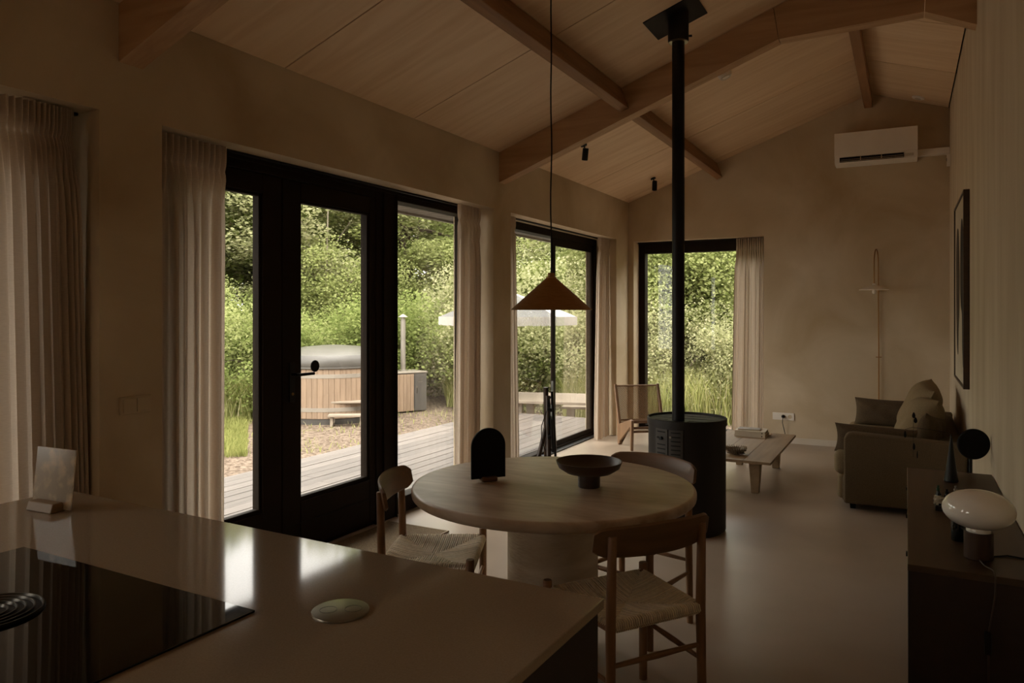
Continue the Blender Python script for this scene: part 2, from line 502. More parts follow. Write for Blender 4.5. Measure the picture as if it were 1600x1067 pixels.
# portal frames of the roof
def rafter(y0, y1):
    f = struct('rafter', 'laminated timber roof frame crossing the room')
    def bz(x): return 2.614 + .367 * (x - WL)
    e = .004
    G().prism([(WL, bz(WL)), (-.807 - e, bz(-.807)), (-.842 - e, ceil_z(-.842) - .002), (WL, ceil_z(WL) - .002)], 'y', y0, y1).obj('rafter_arm', mt['beam'], f, smooth=0)
    G().prism([(-.807, 3.455), (.104, 3.478), (.116, ceil_z(.116) - .002), (RX, RZ - .002), (-.842, ceil_z(-.842) - .002)], 'y', y0, y1).obj('apex_piece', mt['beam'], f, smooth=0)
    G().prism([(.104 + e, 3.478), (WR, 3.341), (WR, ceil_z(WR) - .002), (.116 + e, ceil_z(.116) - .002)], 'y', y0, y1).obj('rafter_arm', mt['beam'], f, smooth=0)
for y in (-1.4, 2.10, 5.60): rafter(y, y + .118)

def purlin(y0, y1, name='purlin'):
    a = math.atan(SL); ux, uz = math.cos(a), math.sin(a); nx, nz = uz, -uz / SL
    x = -2.06; z = ceil_z(x)
    p = [(x, z), (x + .072 * ux, z + .072 * uz)]
    d = .182
    poly = [p[0], p[1], (p[1][0] + d * math.sin(a), p[1][1] - d * math.cos(a)), (p[0][0] + d * math.sin(a), p[0][1] - d * math.cos(a))]
    o = G().prism(poly, 'y', y0, y1).obj('purlin', mt['beam_y'], smooth=0, bevel=.003, seg=1)
    tag(o, kind='structure', label='timber purlin under the left roof slope')
    q = G().box(-.405, -.325, y0, y1, 3.722, 3.83).obj('ridge_beam', mt['beam_y'], smooth=0, bevel=.003, seg=1)
    tag(q, kind='structure', label='timber beam running along the ridge')
purlin(-1.282, 2.10); purlin(2.218, 5.60); purlin(5.718, WF)

# eave overhang outside
ev = struct('soffit', 'grey boarded underside of the roof overhang outside')
y = 1.0
bme = G().box(-4.12, -3.5, 0, .098, 2.43, 2.455).mesh('soffit_board', mt['fascia'], smooth=0)
while y < 9.8:
    link('soffit_board', bme, ev, (0, y, 0)); y += .116
G().box(-4.12, -3.5, .9, 9.9, 2.456, 2.475).obj('soffit_backing', mt['gap'], ev, smooth=0)
G().box(-4.16, -4.12, .9, 9.9, 2.41, 2.55).obj('fascia', mt['fascia'], ev, smooth=0)

# ------------------------------------------------------------ windows and door
def frame_rect(g, X0, X1, y0, y1, z0, z1, l, r_, t, b_):
    g.box(X0, X1, y0, y0 + l, z0, z1); g.box(X0, X1, y1 - r_, y1, z0, z1)
    g.box(X0, X1, y0 + l, y1 - r_, z1 - t, z1); g.box(X0, X1, y0 + l, y1 - r_, z0, z0 + b_)
    return g

# window_1 behind the near curtain
w1 = struct('window_1', 'tall window behind the drawn linen curtain at the left edge')
frame_rect(G(), -3.42, -3.30, .2, 2.01, 0, TOP, .08, .30, .08, .1).obj('window_frame', mt['frame'], w1, bevel=.004, seg=1)  # right jamb widened out of sight to keep backlight off the gathered curtain
G().box(-3.365, -3.358, .28, 1.71, .1, 2.3).obj('pane', mt['glass'], w1, smooth=0)

w4 = struct('added_window')  # unseen window, added so daylight reaches the kitchen end
frame_rect(G(), -3.42, -3.30, -2.3, -.7, 0, TOP, .08, .08, .08, .1).obj('window_frame', mt['frame'], w4, bevel=.004, seg=1)
G().box(-3.365, -3.358, -2.22, -.78, .1, 2.3).obj('pane', mt['glass'], w4, smooth=0)

# door_1: two leaves and a sidelight
d1 = struct('door_1', 'black framed double garden door with a fixed side pane')
g = G()
g.box(-3.43, -3.30, 2.318, 2.41, 0, TOP)
g.box(-3.43, -3.30, 4.172, 4.41, 0, TOP)
g.box(-3.43, -3.30, 5.40, 5.501, 0, TOP)
g.box(-3.43, -3.30, 2.41, 4.172, 2.305, TOP)
g.box(-3.43, -3.30, 4.41, 5.40, 2.315, TOP)
g.box(-3.43, -3.32, 4.41, 5.40, 0, .12)
g.box(-3.43, -3.32, 2.41, 4.172, 0, .028)
g.box(-3.305, -3.292, 4.165, 4.18, .0, 2.3); g.box(-3.305, -3.286, 4.245, 4.262, 0, 2.38); g.box(-3.305, -3.286, 4.395, 4.41, 0, 2.38)
g.box(-3.30, -3.285, 2.33, 5.49, 2.352, 2.379)
g.obj('door_frame', mt['frame'], d1, bevel=.004, seg=1)
G().box(-3.385, -3.378, 4.41, 5.40, .12, 2.315).obj('pane', mt['glass'], d1, smooth=0)
for (y0, y1, l, r_) in ((2.415, 3.278, .115, .150), (3.284, 4.166, .150, .062)):
    lf = frame_rect(G(), -3.385, -3.30, y0, y1, .032, 2.30, l, r_, .112, .300).obj('door_leaf', mt['frame'], d1, bevel=.004, seg=1)
    gb = frame_rect(G(), -3.352, -3.312, y0 + l, y1 - r_, .332, 2.188, .018, .018, .016, .022)
    gb.obj('glazing_bead', mt['frame'], lf, bevel=.003, seg=1)
    G().box(-3.348, -3.340, y0 + l, y1 - r_, .332, 2.188).obj('pane', mt['glass'], lf, smooth=0)
    if y0 > 3:
        G().box(-3.302, -3.293, 3.335, 3.380, .95, 1.19).obj('handle_plate', mt['black'], lf, bevel=.002)
        hd = G().tube([(-3.295, 3.358, 1.118), (-3.252, 3.358, 1.118), (-3.245, 3.372, 1.118), (-3.243, 3.49, 1.118)], .0095, 12).obj('handle', mt['black'], lf)
        G().tube([(-3.294, 3.358, 1.00), (-3.288, 3.358, 1.00)], .009, 12).obj('lock_cylinder', mt['brass'], lf)
        kg = G().lathe([(.0, 0), (.034, 0), (.036, .002), (.036, .007), (.034, .009), (0, .009)], 28)
        kg.v = [(-3.226 + z, 3.475 + x, 1.165 + y_) for x, y_, z in kg.v]
        kg.obj('round_tag', mt['black_matt'], lf)
        G().box(-3.301, -3.297, 3.30, 4.15, .195, .2).obj('rail_joint', mt['black_matt'], lf)

# window_2: fixed pane and sliding sash
w2 = struct('window_2', 'black framed sliding window behind the dining table')
g = G()
frame_rect(g, -3.47, -3.355, 5.813, 8.531, 0, TOP, .07, .06, .075, .035)
g.obj('window_frame', mt['frame'], w2, bevel=.004, seg=1)
G().box(-3.445, -3.438, 5.883, 7.36, .035, 2.305).obj('pane', mt['glass'], w2, smooth=0)
sa = frame_rect(G(), -3.405, -3.378, 7.30, 8.471, .036, 2.304, .075, .055, .085, .05).obj('sliding_sash', mt['frame'], w2, bevel=.003, seg=1)
G().box(-3.392, -3.386, 7.37, 8.42, .08, 2.222).obj('pane', mt['glass'], sa, smooth=0)
tr = G().box(-3.352, -3.285, 5.82, 8.525, .0005, .012).obj('floor_track', mt['black'], w2, smooth=0)
for y in (6.9, 7.75, 8.2):
    G().box(-3.322, -3.316, y, y + .014, .012, .02).obj('track_stop', mt['steel'], w2, smooth=0)

# window_3 in the far wall
w3 = struct('window_3', 'black framed fixed window in the far wall')
g = G()
g.box(FX0, -2.95, 9.18, 9.3, 0, TOP); g.box(-1.53, FX1, 9.18, 9.3, 0, TOP)
g.box(-2.95, -1.53, 9.18, 9.3, 2.24, TOP); g.box(-2.95, -1.53, 9.18, 9.3, 0, .06)
g.obj('window_frame', mt['frame'], w3, bevel=.004, seg=1)
G().box(-2.95, -1.53, 9.235, 9.242, .06, 2.24).obj('pane', mt['glass'], w3, smooth=0)

# curtain rails
def rail(label, p0, p1):
    o = G().box(min(p0[0], p1[0]) - .012, max(p0[0], p1[0]) + .012, min(p0[1], p1[1]), max(p0[1], p1[1]), TOP - .014, TOP - .001).obj('curtain_rail', mt['black'], bevel=.002, seg=1)
    tag(o, label, 'curtain rail', 'curtain rails')
rail('black curtain rail above the near left curtain', (-3.245, .25), (-3.245, 2.0))
rail('black curtain rail above the double garden door', (-3.245, 2.33), (-3.245, 5.49))
rail('black curtain rail above the sliding window', (-3.245, 5.82), (-3.245, 8.52))
o = G().box(-3.02, -1.462, 9.10, 9.125, TOP - .014, TOP - .001).obj('curtain_rail', mt['black'], bevel=.002, seg=1)
tag(o, 'black curtain rail above the far wall window', 'curtain rail', 'curtain rails')

# curtains
def curtain(label, origin, du, dn, wt, wb, shift, nf, amp, seed, stack=1.0):
    """du: direction along the rail, dn: into the room; wt/wb: width at header / hem; shift: hem offset along du"""
    rnd = random.Random(seed)
    ph = [rnd.uniform(0, 6.28) for _ in range(6)]
    warp = [rnd.uniform(.3, 1) for _ in range(4)]
    top, bot, hd = TOP - .010, .012, .13
    zs = [top - hd * k / 5 for k in range(6)] + [top - hd - .02, top - hd - .05, top - hd - .1, top - hd - .2]
    z = top - hd - .2
    k = 14
    zs += [z - (z - bot) * (i + 1) / k for i in range(k)]
    nc = nf * 20 + 1
    P = []
    for z in zs:
        h = top - z
        low = min(1, max(0, (h - hd) / .28)); low = low * low * (3 - 2 * low)
        full = min(1, max(0, (h - hd) / 2.0))
        pin = math.exp(-((h - hd) / .022) ** 2)
        row = []
        for i in range(nc):
            u = i / (nc - 1)
            us = 1 - (1 - u) ** stack
            uu = u + .25 / nf * low * math.sin(2 * PI * (warp[0] * 2.3 * u + ph[0] / 6.28)) * (1 if 0 < u < 1 else 0)
            a = 2 * PI * nf * uu
            sa = math.sin(2 * a + ph[1]); hdr = .023 * math.copysign(abs(sa) ** .6, sa) + .003 * math.sin(a)
            big = amp * (.72 * math.sin(a + ph[2] + .5 * math.sin(2 * PI * u * 1.7 + ph[3])) + .3 * math.sin(2 * a + ph[4] + full) + .18 * math.sin(.5 * a + ph[5]))
            big *= .85 + .3 * math.sin(2 * PI * u * warp[1] + ph[0])
            n = hdr * (1 - low) * (1 - .75 * pin) + big * (low * .75 + .25 * full)
            wid = wt + (wb - wt) * (low * .45 + full * .55)
            s = (us - .5) * wid + wt / 2 + shift * full + .2 * amp * low * math.cos(2 * a + ph[2])
            row.append((origin[0] + du[0] * s + dn[0] * n, origin[1] + du[1] * s + dn[1] * n, z))
        P.append(row)
    o = G().grid(P).obj('curtain', mt['curtain'], smooth=180, normals=False)
    return tag(o, label, 'curtain', 'linen curtains')
curtain('wide beige linen curtain at the left edge, partly glowing with daylight', (-3.19, .75), (0, 1), (1, 0), 1.19, 1.25, .035, 19, .036, 3, 1.9)
curtain('beige linen curtain gathered left of the double garden door', (-3.19, 2.335), (0, 1), (1, 0), .43, .42, .0, 6, .055, 11)
curtain('beige linen curtain gathered right of the garden door side pane', (-3.19, 5.09), (0, 1), (1, 0), .335, .36, -.03, 6, .045, 23)
curtain('narrow beige linen curtain left of the sliding window', (-3.19, 5.83), (0, 1), (1, 0), .22, .30, .04, 4, .035, 31)
curtain('pale linen curtain in the corner right of the sliding window', (-3.19, 8.2), (0, 1), (1, 0), .30, .42, -.06, 6, .045, 43)
curtain('pale linen curtain at the right side of the far wall window', (-1.79, 9.06), (1, 0), (0, -1), .31, .36, -.02, 6, .035, 57)

# ------------------------------------------------------------ small fixtures on walls and ceiling
sw = thing('light_switch', 'beige double light switch on the pier beside the garden door', 'switch', (WL, 2.178, 1.078))
G().box(0, .011, -.078, .078, -.041, .041).obj('frame', mt['plastic_dim'], sw, bevel=.004)
for s in (-1, 1):
    G().box(.009, .0145, s * .0335 - .030, s * .0335 + .030, -.031, .031).obj('rocker', mt['plastic_dim'], sw, bevel=.0015)

so = thing('wall_socket', 'white triple wall socket low on the far wall', 'socket', (-1.243, WF, .302))
G().box(-.117, .117, -.012, 0, -.041, .041).obj('frame', mt['plastic'], so, bevel=.003)
for k in (0, 1):
    gg = G().lathe([(.0, .001), (.017, .001), (.0205, .0035), (.022, .0035), (.022, 0)], 24)
    gg.v = [(k * .072 + x, -.0118 - z, y) for x, y, z in gg.v]
    gg.obj('socket_well', mt['plastic_dim'], so)
G().box(-.095, -.055, -.0145, -.011, -.025, .025).obj('blank_insert', mt['plastic'], so, bevel=.001)
pl = thing('power_plug', 'black power plug with its hanging cord in the white wall socket', 'plug', (-1.243, WF - .0135, .302))
gg = G().lathe([(0, 0), (.018, 0), (.019, .01), (.014, .032), (.009, .04), (0, .04)], 20)
gg.v = [(x, -z, y) for x, y, z in gg.v]; gg.obj('plug_body', mt['black'], pl)
G().tube([(0, -.036, 0), (.0, -.044, -.02), (-.004, -.03, -.07), (.008, -.02, -.13), (.022, -.018, -.19), (.02, -.02, -.27), (-.05, -.04, -.296)], .0042, 8).obj('cord', mt['stove_side'], pl)

ac = thing('air_conditioner', 'white wall air conditioner high on the far gable wall', 'air conditioner', (-.291, WF, 3.09))
G().prism([(-.001, .0), (-.001, .335), (-.19, .335), (-.222, .32), (-.222, .065), (-.205, .012), (-.12, 0)], 'x', -.396, .396).obj('housing', mt['plastic'], ac, bevel=.006)
G().box(-.397, .397, -.2285, -.2215, .088, .335).obj('front_panel', mt['plastic'], ac, bevel=.003)
G().box(-.345, .27, -.226, -.17, .022, .072).obj('air_outlet', mt['black_matt'], ac, smooth=0)
G().box(-.34, .265, -.229, -.2, .026, .031).obj('louver', mt['plastic_dim'], ac, bevel=.001)
G().box(-.335, .262, -.229, -.2, .044, .047).obj('louver', mt['plastic_dim'], ac, bevel=.001)
for x in (-.14, .06): G().box(x - .004, x + .004, -.2285, -.2, .03, .068).obj('divider', mt['plastic_dim'], ac)
G().box(.285, .36, -.2235, -.222, .03, .06).obj('info_plate', mt['white'], ac, smooth=0)
du = G().box(.106, .399, WF - .07, WF - .001, 3.135, 3.205).obj('pipe_duct', mt['plastic'], bevel=.004)
tag(du, 'white pipe duct running from the air conditioner to the right wall', 'duct')
bx = thing('wall_sensor', 'small white sensor box below the pipe duct in the corner', 'sensor', (WR, 8.86, 3.06))
G().box(-.03, 0, -.03, .03, -.06, .06).obj('housing', mt['plastic'], bx, bevel=.004)
G().box(-.034, -.03, -.012, .012, -.01, .02).obj('sensor_window', mt['stove_side'], bx, smooth=0)

def ceiling_disc(x, y, r, h, name, label, cat):
    a = math.atan(SL) if x < RX else -math.atan(SR)
    t = thing(name, label, cat, (x, y, ceil_z(x)))
    t.rotation_euler = (0, -a, 0)
    return t
sd = ceiling_disc(-1.353, 6.366, 0, 0, 'smoke_detector', 'round white smoke detector on the left roof slope beside the stove pipe', 'smoke detector')
G().lathe([(.058, -.001), (.058, -.012), (.05, -.03), (.025, -.034), (0, -.034)], 32).obj('housing', mt['plastic'], sd)
G().lathe([(.044, -.0335), (.044, -.036), (.034, -.037), (.03, -.033)], 32).obj('vent_ring', mt['white'], sd)
sp = ceiling_disc(.111, 8.752, 0, 0, 'ceiling_speaker', 'flat white round disc on the right roof slope by the far wall', 'smoke detector')
G().lathe([(.062, -.001), (.06, -.012), (.05, -.016), (0, -.016)], 32).obj('cover', mt['plastic'], sp)
G().lathe([(.03, -.0155), (.03, -.0185), (0, -.0185)], 24).obj('centre_cap', mt['white'], sp)

def spot(x, y, label, rot):
    t = ceiling_disc(x, y, 0, 0, 'ceiling_spotlight', label, 'spotlight'); t['group'] = 'black ceiling spotlights'
    G().lathe([(.03, -.001), (.03, -.014), (0, -.014)], 24).obj('mount', mt['black'], t)
    G().tube([(0, 0, -.012), (0, 0, -.045)], .006, 10).obj('stem', mt['black'], t)
    h = G().lathe([(0, .02), (.026, .02), (.028, .016), (.028, -.085), (.026, -.09), (.02, -.09), (.018, -.07), (0, -.07)], 24).obj('lamp_head', mt['black'], t)
    h.location = (0, 0, -.06); h.rotation_euler = rot
spot(-2.63, 6.36, 'black spotlight just behind the roof frame, tilted head', (math.radians(14), math.radians(32), 0))
spot(-2.60, 8.39, 'black spotlight by the far wall, hanging straight from a round mount', (math.radians(-4), math.radians(20), 0))

# curved wall lamp
sc = thing('wall_lamp', 'tall brass rod wall lamp with a white disc shade on the far wall', 'lamp', (-.262, WF, 0))
pts = [(0, -.03, .25), (0, -.03, 1.0), (-.004, -.03, 1.75)]
for k in range(13):
    a = PI * k / 12
    pts.append((-.004 - .018 * (1 - math.cos(a)), -.03 - .09 * (1 - math.cos(a)), 1.98 + .19 * math.sin(a)))
pts.append((-.040, -.21, 1.79))
G().tube(pts, .0065, 10).obj('rod', mt['brass'], sc)
G().lathe([(.012, 1.80), (.02, 1.785), (.145, 1.735), (.145, 1.731), (.02, 1.775), (.01, 1.775)], 40, (-.040, -.21), closed=True).obj('shade', mt['bright_white'], sc)
G().lathe([(0, 1.685), (.015, 1.69), (.022, 1.708), (.018, 1.73), (.012, 1.74), (0, 1.745)], 20, (-.040, -.21)).obj('bulb', mt['opal'], sc)
G().tube([(0, 0, 1.01), (0, -.03, 1.01)], .006, 8).tube([(-.028, -.035, 1.01), (.028, -.035, 1.01)], .005, 8).obj('bracket', mt['brass'], sc)
G().tube([(0, 0, 1.72), (0, -.03, 1.72)], .006, 8).obj('bracket', mt['brass'], sc)

# framed print on the right wall (long side along the wall)
pf = thing('framed_print', 'large dark framed abstract print on the right wall above the sofa', 'picture', (WR, 6.79, 1.66))
hw, hh, tk = .59, .715, .04
g = G()
g.box(-tk, -.001, -hw, -hw + .02, -hh, hh); g.box(-tk, -.001, hw - .02, hw, -hh, hh)
g.box(-tk, -.001, -hw + .02, hw - .02, hh - .02, hh); g.box(-tk, -.001, -hw + .02, hw - .02, -hh, -hh + .02)
g.obj('frame', mt['walnut'], pf, bevel=.002, seg=1)
G().box(-.03, -.026, -hw + .02, hw - .02, -hh + .02, hh - .02).obj('paper', mt['mat_cream'], pf, smooth=0)
def blob(pts, mat):
    n = 10; out = []
    m = len(pts)
    for i in range(m):
        p0, p1, p2, p3 = (Vector(pts[(i + k - 1) % m]) for k in range(4))
        for k in range(n):
            t = k / n
            out.append(tuple(.5 * ((2 * p1) + (p2 - p0) * t + (2 * p0 - 5 * p1 + 4 * p2 - p3) * t * t + (3 * p1 - p0 - 3 * p2 + p3) * t ** 3)))
    G().prism(out, 'x', -.032, -.0302).obj('printed_shape', mat, pf, smooth=0)
blob([(-.40, .45), (-.25, .54), (-.12, .40), (-.10, .05), (-.16, -.10), (-.30, -.20), (-.34, -.45), (-.43, -.56), (-.46, -.2), (-.44, .2)], mt['ink'])
blob([(.10, .46), (.30, .50), (.42, .30), (.40, -.1), (.33, -.42), (.18, -.50), (.12, -.30), (.02, -.12), (.0, .15)], mt['ink2'])

# ------------------------------------------------------------ dining table and what stands on it
TX, TY = -1.384, 2.99
dt = thing('dining_table', 'round travertine dining table on a thick stone drum', 'table', (TX, TY, 0))
G().lathe([(0, .692), (.58, .692), (.598, .693), (.612, .697), (.619, .704), (.621, .713), (.621, .727), (.619, .733), (.615, .7375), (.609, .7398), (.606, .740), (.59, .740), (0, .740)], 96).obj('tabletop', mt['travertine'], dt)
G().lathe([(.2, 0), (.2, .692)], 72).obj('pedestal', mt['travertine_base'], dt)

br = thing('arched_board', 'black arched board standing in a small wooden foot on the dining table', 'decoration', (-1.662, 2.902, .74), math.radians(51.5))
pts = [(-.082, .012), (.082, .012), (.082, .155)] + [(.082 * math.cos(a), .155 + .082 * math.sin(a)) for a in [PI * k / 24 for k in range(1, 24)]] + [(-.082, .155)]
G().prism(pts, 'y', -.006, .006).obj('board', mt['black_matt'], br, bevel=.0015, seg=1)
G().box(-.036, .036, -.0285, .0285, 0, .02).obj('wooden_foot', mt['oak_x'], br, bevel=.006)

bw = thing('footed_bowl', 'dark wooden bowl on a cylindrical foot on the dining table', 'bowl', (-1.217, 3.005, .74))
prof = [(0, .052), (.05, .053), (.10, .064), (.132, .085), (.142, .108), (.1435, .113), (.139, .113), (.128, .094), (.098, .076), (.05, .066), (0, .064)]
G().lathe(prof, 72).obj('bowl', mt['walnut'], bw)
G().lathe([(.046, 0), (.048, .002), (.048, .056)], 48).obj('foot', mt['walnut'], bw)

# pendant lamp
pn = thing('pendant_lamp', 'conical brass pendant lamp hanging over the round dining table', 'lamp', (-1.405, 3.02, 1.508))
G().lathe([(.024, .142), (.181, .002), (.183, 0), (.178, 0), (.022, .138)], 72, closed=True).obj('shade', mt['brass'], pn)
G().lathe([(.0, .166), (.014, .166), (.016, .160), (.016, .150), (.024, .146), (.024, .138), (0, .138)], 32).obj('socket_cap', mt['brass'], pn)
G().lathe([(0, .03), (.02, .034), (.03, .055), (.024, .08), (.014, .1), (.014, .138), (0, .138)], 20).obj('bulb', mt['opal'], pn)
zt = ceil_z(-1.405) - 1.508
G().tube([(0, 0, .162)] + [(.0022 * math.sin(k * 1.3), .002 * math.cos(k * .9), .162 + (zt - .162) * k / 20) for k in range(1, 20)] + [(0, 0, zt)], .0033, 8).obj('cord', mt['black_matt'], pn)
cn = G().lathe([(.05, 0), (.05, -.02), (.045, -.024), (0, -.024)], 28).obj('ceiling_rose', mt['brass'], pn)
cn.location = (0, 0, zt); cn.rotation_euler = (0, -math.atan(SL), 0)

# ------------------------------------------------------------ dining chairs
def seat_height(x, y):
    fx = min(1, abs(x) / .21); fy = min(1, abs(y) / .19)
    return .449 - .032 * (1 - max(fx, fy) ** 2)
def cord_seat():
    g = G()
    fw, bw_, dp = .215, .185, .186
    C = (0, -.005)
    def hw_at(y): return bw_ + (fw - bw_) * (y + dp) / (2 * dp)
    def section(pa, pb, n, out):
        pa, pb, out = Vector((*pa, 0)), Vector((*pb, 0)), Vector((*out, 0)).normalized()
        for i in range(n):
            t = (i + .5) / n
            e = pa.lerp(pb, t)
            # meet the diagonal towards the centre
            c = Vector((*C, 0))
            k = 1 - abs(2 * t - 1)
            q = (pa if t < .5 else pb).lerp(c, k)
            jit = random.uniform(-.0012, .0012)
            pts = [e + out * .004 + Vector((0, 0, .412)), e + out * .018 + Vector((0, 0, .428)), e + out * .012 + Vector((0, 0, .446))]
            L = (q - e).length
            for s in (.0, .5, 1.0):
                p = e.lerp(q, s)
                pts.append(Vector((p.x, p.y, seat_height(p.x, p.y) + .003 + jit)))
            if L > .02:
                g.tube(pts, .0034, 5)
            else:
                g.tube(pts[:4], .0034, 5)
    section((-fw, dp), (fw, dp), 46, (0, 1))
    section((-bw_, -dp), (bw_, -dp), 40, (0, -1))
    section((-bw_, -dp), (-fw, dp), 40, (-1, -.08))
    section((bw_, -dp), (fw, dp), 40, (1, -.08))
    return g
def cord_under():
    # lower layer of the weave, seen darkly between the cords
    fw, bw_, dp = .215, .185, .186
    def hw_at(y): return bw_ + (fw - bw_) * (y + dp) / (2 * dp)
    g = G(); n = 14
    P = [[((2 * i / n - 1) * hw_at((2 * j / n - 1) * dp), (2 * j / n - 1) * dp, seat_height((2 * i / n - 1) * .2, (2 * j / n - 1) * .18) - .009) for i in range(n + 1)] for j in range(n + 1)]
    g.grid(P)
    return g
seat_me = cord_seat().mesh('woven_seat', mt['cord'], smooth=60)
def back_mesh():
    R, w, half = .52, .258, .058
    am = w / R
    n = 24; th_ = .0075
    def row(z, off):
        return [((R + off) * math.sin(-am + 2 * am * i / n), R * math.cos(am) - (R + off) * math.cos(-am + 2 * am * i / n), z) for i in range(n + 1)]
    zs = [-half, -half + .008, 0, half - .008, half]
    offs = [0, th_, th_, th_, 0]
    def clip(r, z):
        out = []
        for i, (x, y, _) in enumerate(r):
            u = abs(2 * i / n - 1)
            k = (1 - .16 * u * u) * (1 - .35 * max(0, (u - .82) / .18) ** 2)
            out.append((x, y - .20 * z * k, z * k * 1.04 + .718 + .004 * (1 - u)))
        return out
    loop = []
    for z, o_ in zip(zs, offs): loop.append(clip(row(z, o_), z))
    for z, o_ in zip(zs[::-1], offs[::-1]): loop.append(clip(row(z, -o_), z))
    loop.append(loop[0])
    g = G().grid(loop)
    for e in (0, n):
        g.add([l[e] for l in loop[:-1]], [tuple(range(len(loop) - 1))])
    return g.mesh('backrest', mt['oak_x'], merge=True, smooth=40)
back_me = back_mesh()
def dining_chair(label, x, y, ang):
    t = thing('dining_chair', label, 'chair', (x, y, 0), ang - PI / 2, 'dining chairs')
    return t
proto = dining_chair('oak dining chair with woven cord seat on the garden door side of the table', -1.853, 2.755, math.radians(23.5))
link('woven_seat', seat_me, proto)
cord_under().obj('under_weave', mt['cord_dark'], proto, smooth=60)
link('backrest', back_me, proto, (0, -.160, 0))
for s in (-1, 1):
    G().tube([(s * .225, .19, 0), (s * .225, .19, .474), (s * .225, .19, .478)], [.0165, .0175, .015], 16).obj('leg', mt['oak'], proto)
    G().tube([(s * .200, -.195, 0), (s * .196, -.188, .43), (s * .194, -.196, .738), (s * .194, -.196, .742)], [.0155, .018, .0155, .013], 16).obj('leg', mt['oak'], proto)
    G().tube([(s * .199, -.185, .245), (s * .2125, 0, .245), (s * .225, .185, .245)], [.008, .0115, .008], 10).obj('stretcher', mt['oak'], proto)
    G().tube([(s * .197, -.185, .425), (s * .225, .185, .425)], .011, 10).obj('seat_rail', mt['oak'], proto)
for yy, w_, z in ((.19, .22, .30), (-.19, .195, .30)):
    G().tube([(-w_, yy, z), (0, yy, z), (w_, yy, z)], [.008, .0115, .008], 10).obj('stretcher', mt['oak'], proto)
    G().tube([(-w_, yy, .425), (w_, yy, .425)], .011, 10).obj('seat_rail', mt['oak'], proto)
c2 = copy_tree(proto); c2.location = (-.924, 2.64, 0); c2.rotation_euler = (0, 0, math.radians(145) - PI / 2)
c2['label'] = 'oak dining chair seen from behind in front of the kitchen island corner'
c3 = copy_tree(proto); c3.location = (-1.168, 3.437, 0); c3.rotation_euler = (0, 0, math.atan2(-.961, -.275) - PI / 2)
c3['label'] = 'oak dining chair behind the table with only its backrest showing, before the stove'

# ------------------------------------------------------------ stove
st = thing('stove', 'round dark steel stove with vent slots and a tall black flue pipe', 'stove', (-1.345, 5.117, 0))
R = .262
G().lathe([(R - .02, 0), (R - .02, .012), (R, .02), (R, .735)], 72).obj('body', mt['stove'], st)
G().lathe([(R, .725), (R + .008, .725), (R + .008, .768), (R + .004, .772), (R - .004, .772), (R - .006, .760), (.06, .758), (.0, .758)], 72).obj('lid', mt['stove'], st)
for k in range(3):
    G().box(-.22, .22, -.12 + k * .12 - .0015, -.12 + k * .12 + .0015, .7585, .7605).obj('lid_groove', mt['black_matt'], st, smooth=0)
va = math.atan2(-5.117, 1.345)   # bearing from the stove to the dining end of the room
def arc_panel(a0, a1, z0, z1, r0, r1, name, mat, parent, n=8):
    poly = []
    for k in range(n + 1):
        a = a0 + (a1 - a0) * k / n; poly.append((r1 * math.cos(a), r1 * math.sin(a)))
    for k in range(n, -1, -1):
        a = a0 + (a1 - a0) * k / n; poly.append((r0 * math.cos(a), r0 * math.sin(a)))
    return G().prism(poly, 'z', z0, z1).obj(name, mat, parent, smooth=30)
for a0, a1 in ((50, 28), (26, 5)):
    A0, A1 = va - math.radians(a0), va - math.radians(a1)
    pn_ = arc_panel(A0, A1, .44, .712, R - .005, R + .005, 'vent_panel', mt['stove_side'], st)
    m_ = math.radians(3.5)
    for k in range(9):
        z = .695 - k * .0285
        if a0 == 50 and k in (1, 2): continue
        arc_panel(A0 + m_, A1 - m_, z - .004, z + .004, R + .0045, R + .0055, 'vent_slot', mt['black_matt'], pn_, 4)
A = va - math.radians(38)
g = G().tube([(math.cos(A) * (R + .003), math.sin(A) * (R + .003), .652), (math.cos(A) * (R + .02), math.sin(A) * (R + .02), .652)], .012, 16); g.obj('knob', mt['black'], st)
A = va - math.radians(45)
G().tube([(math.cos(A) * (R + .003), math.sin(A) * (R + .003), .655), (math.cos(A) * (R + .012), math.sin(A) * (R + .012), .655)], .006, 12).obj('knob', mt['black'], st)
A = va - math.radians(23)
G().tube([(math.cos(A) * (R + .003), math.sin(A) * (R + .003), .665), (math.cos(A) * (R + .012), math.sin(A) * (R + .012), .665)], .007, 12).obj('lock', mt['steel'], st)
px_, py_ = -.016, -.157
zc = ceil_z(-1.361)
G().lathe([(.075, .759), (.075, .764), (.045, .766)], 36, (px_, py_)).obj('flue_collar', mt['black'], st)
G().tube([(px_, py_, .76), (px_, py_, zc + .02)], .0415, 32).obj('flue_pipe', mt['black'], st)
G().lathe([(.066, 3.325), (.069, 3.33), (.069, zc + .02), (.0, zc + .02), (0, zc), (.05, 3.34), (.05, 3.325)], 36, (px_, py_), closed=True).obj('flue_sleeve', mt['black'], st)
G().lathe([(.0425, 3.318), (.064, 3.318), (.064, 3.328), (.0425, 3.328)], 36, (px_, py_), closed=True).obj('flue_ring', mt['steel'], st)
G().tube([(px_ + .06, py_ + .02, 3.36), (px_ + .085, py_ + .03, 3.36)], .008, 10).obj('clamp_screw', mt['black'], st)
pq = G().box(-.185, .185, -.175, .175, -.006, -.001).obj('ceiling_plate', mt['black'], st, smooth=0)
pq.location = (px_ - .02, py_, zc - .008); pq.rotation_euler = (0, -math.atan(SL), 0)

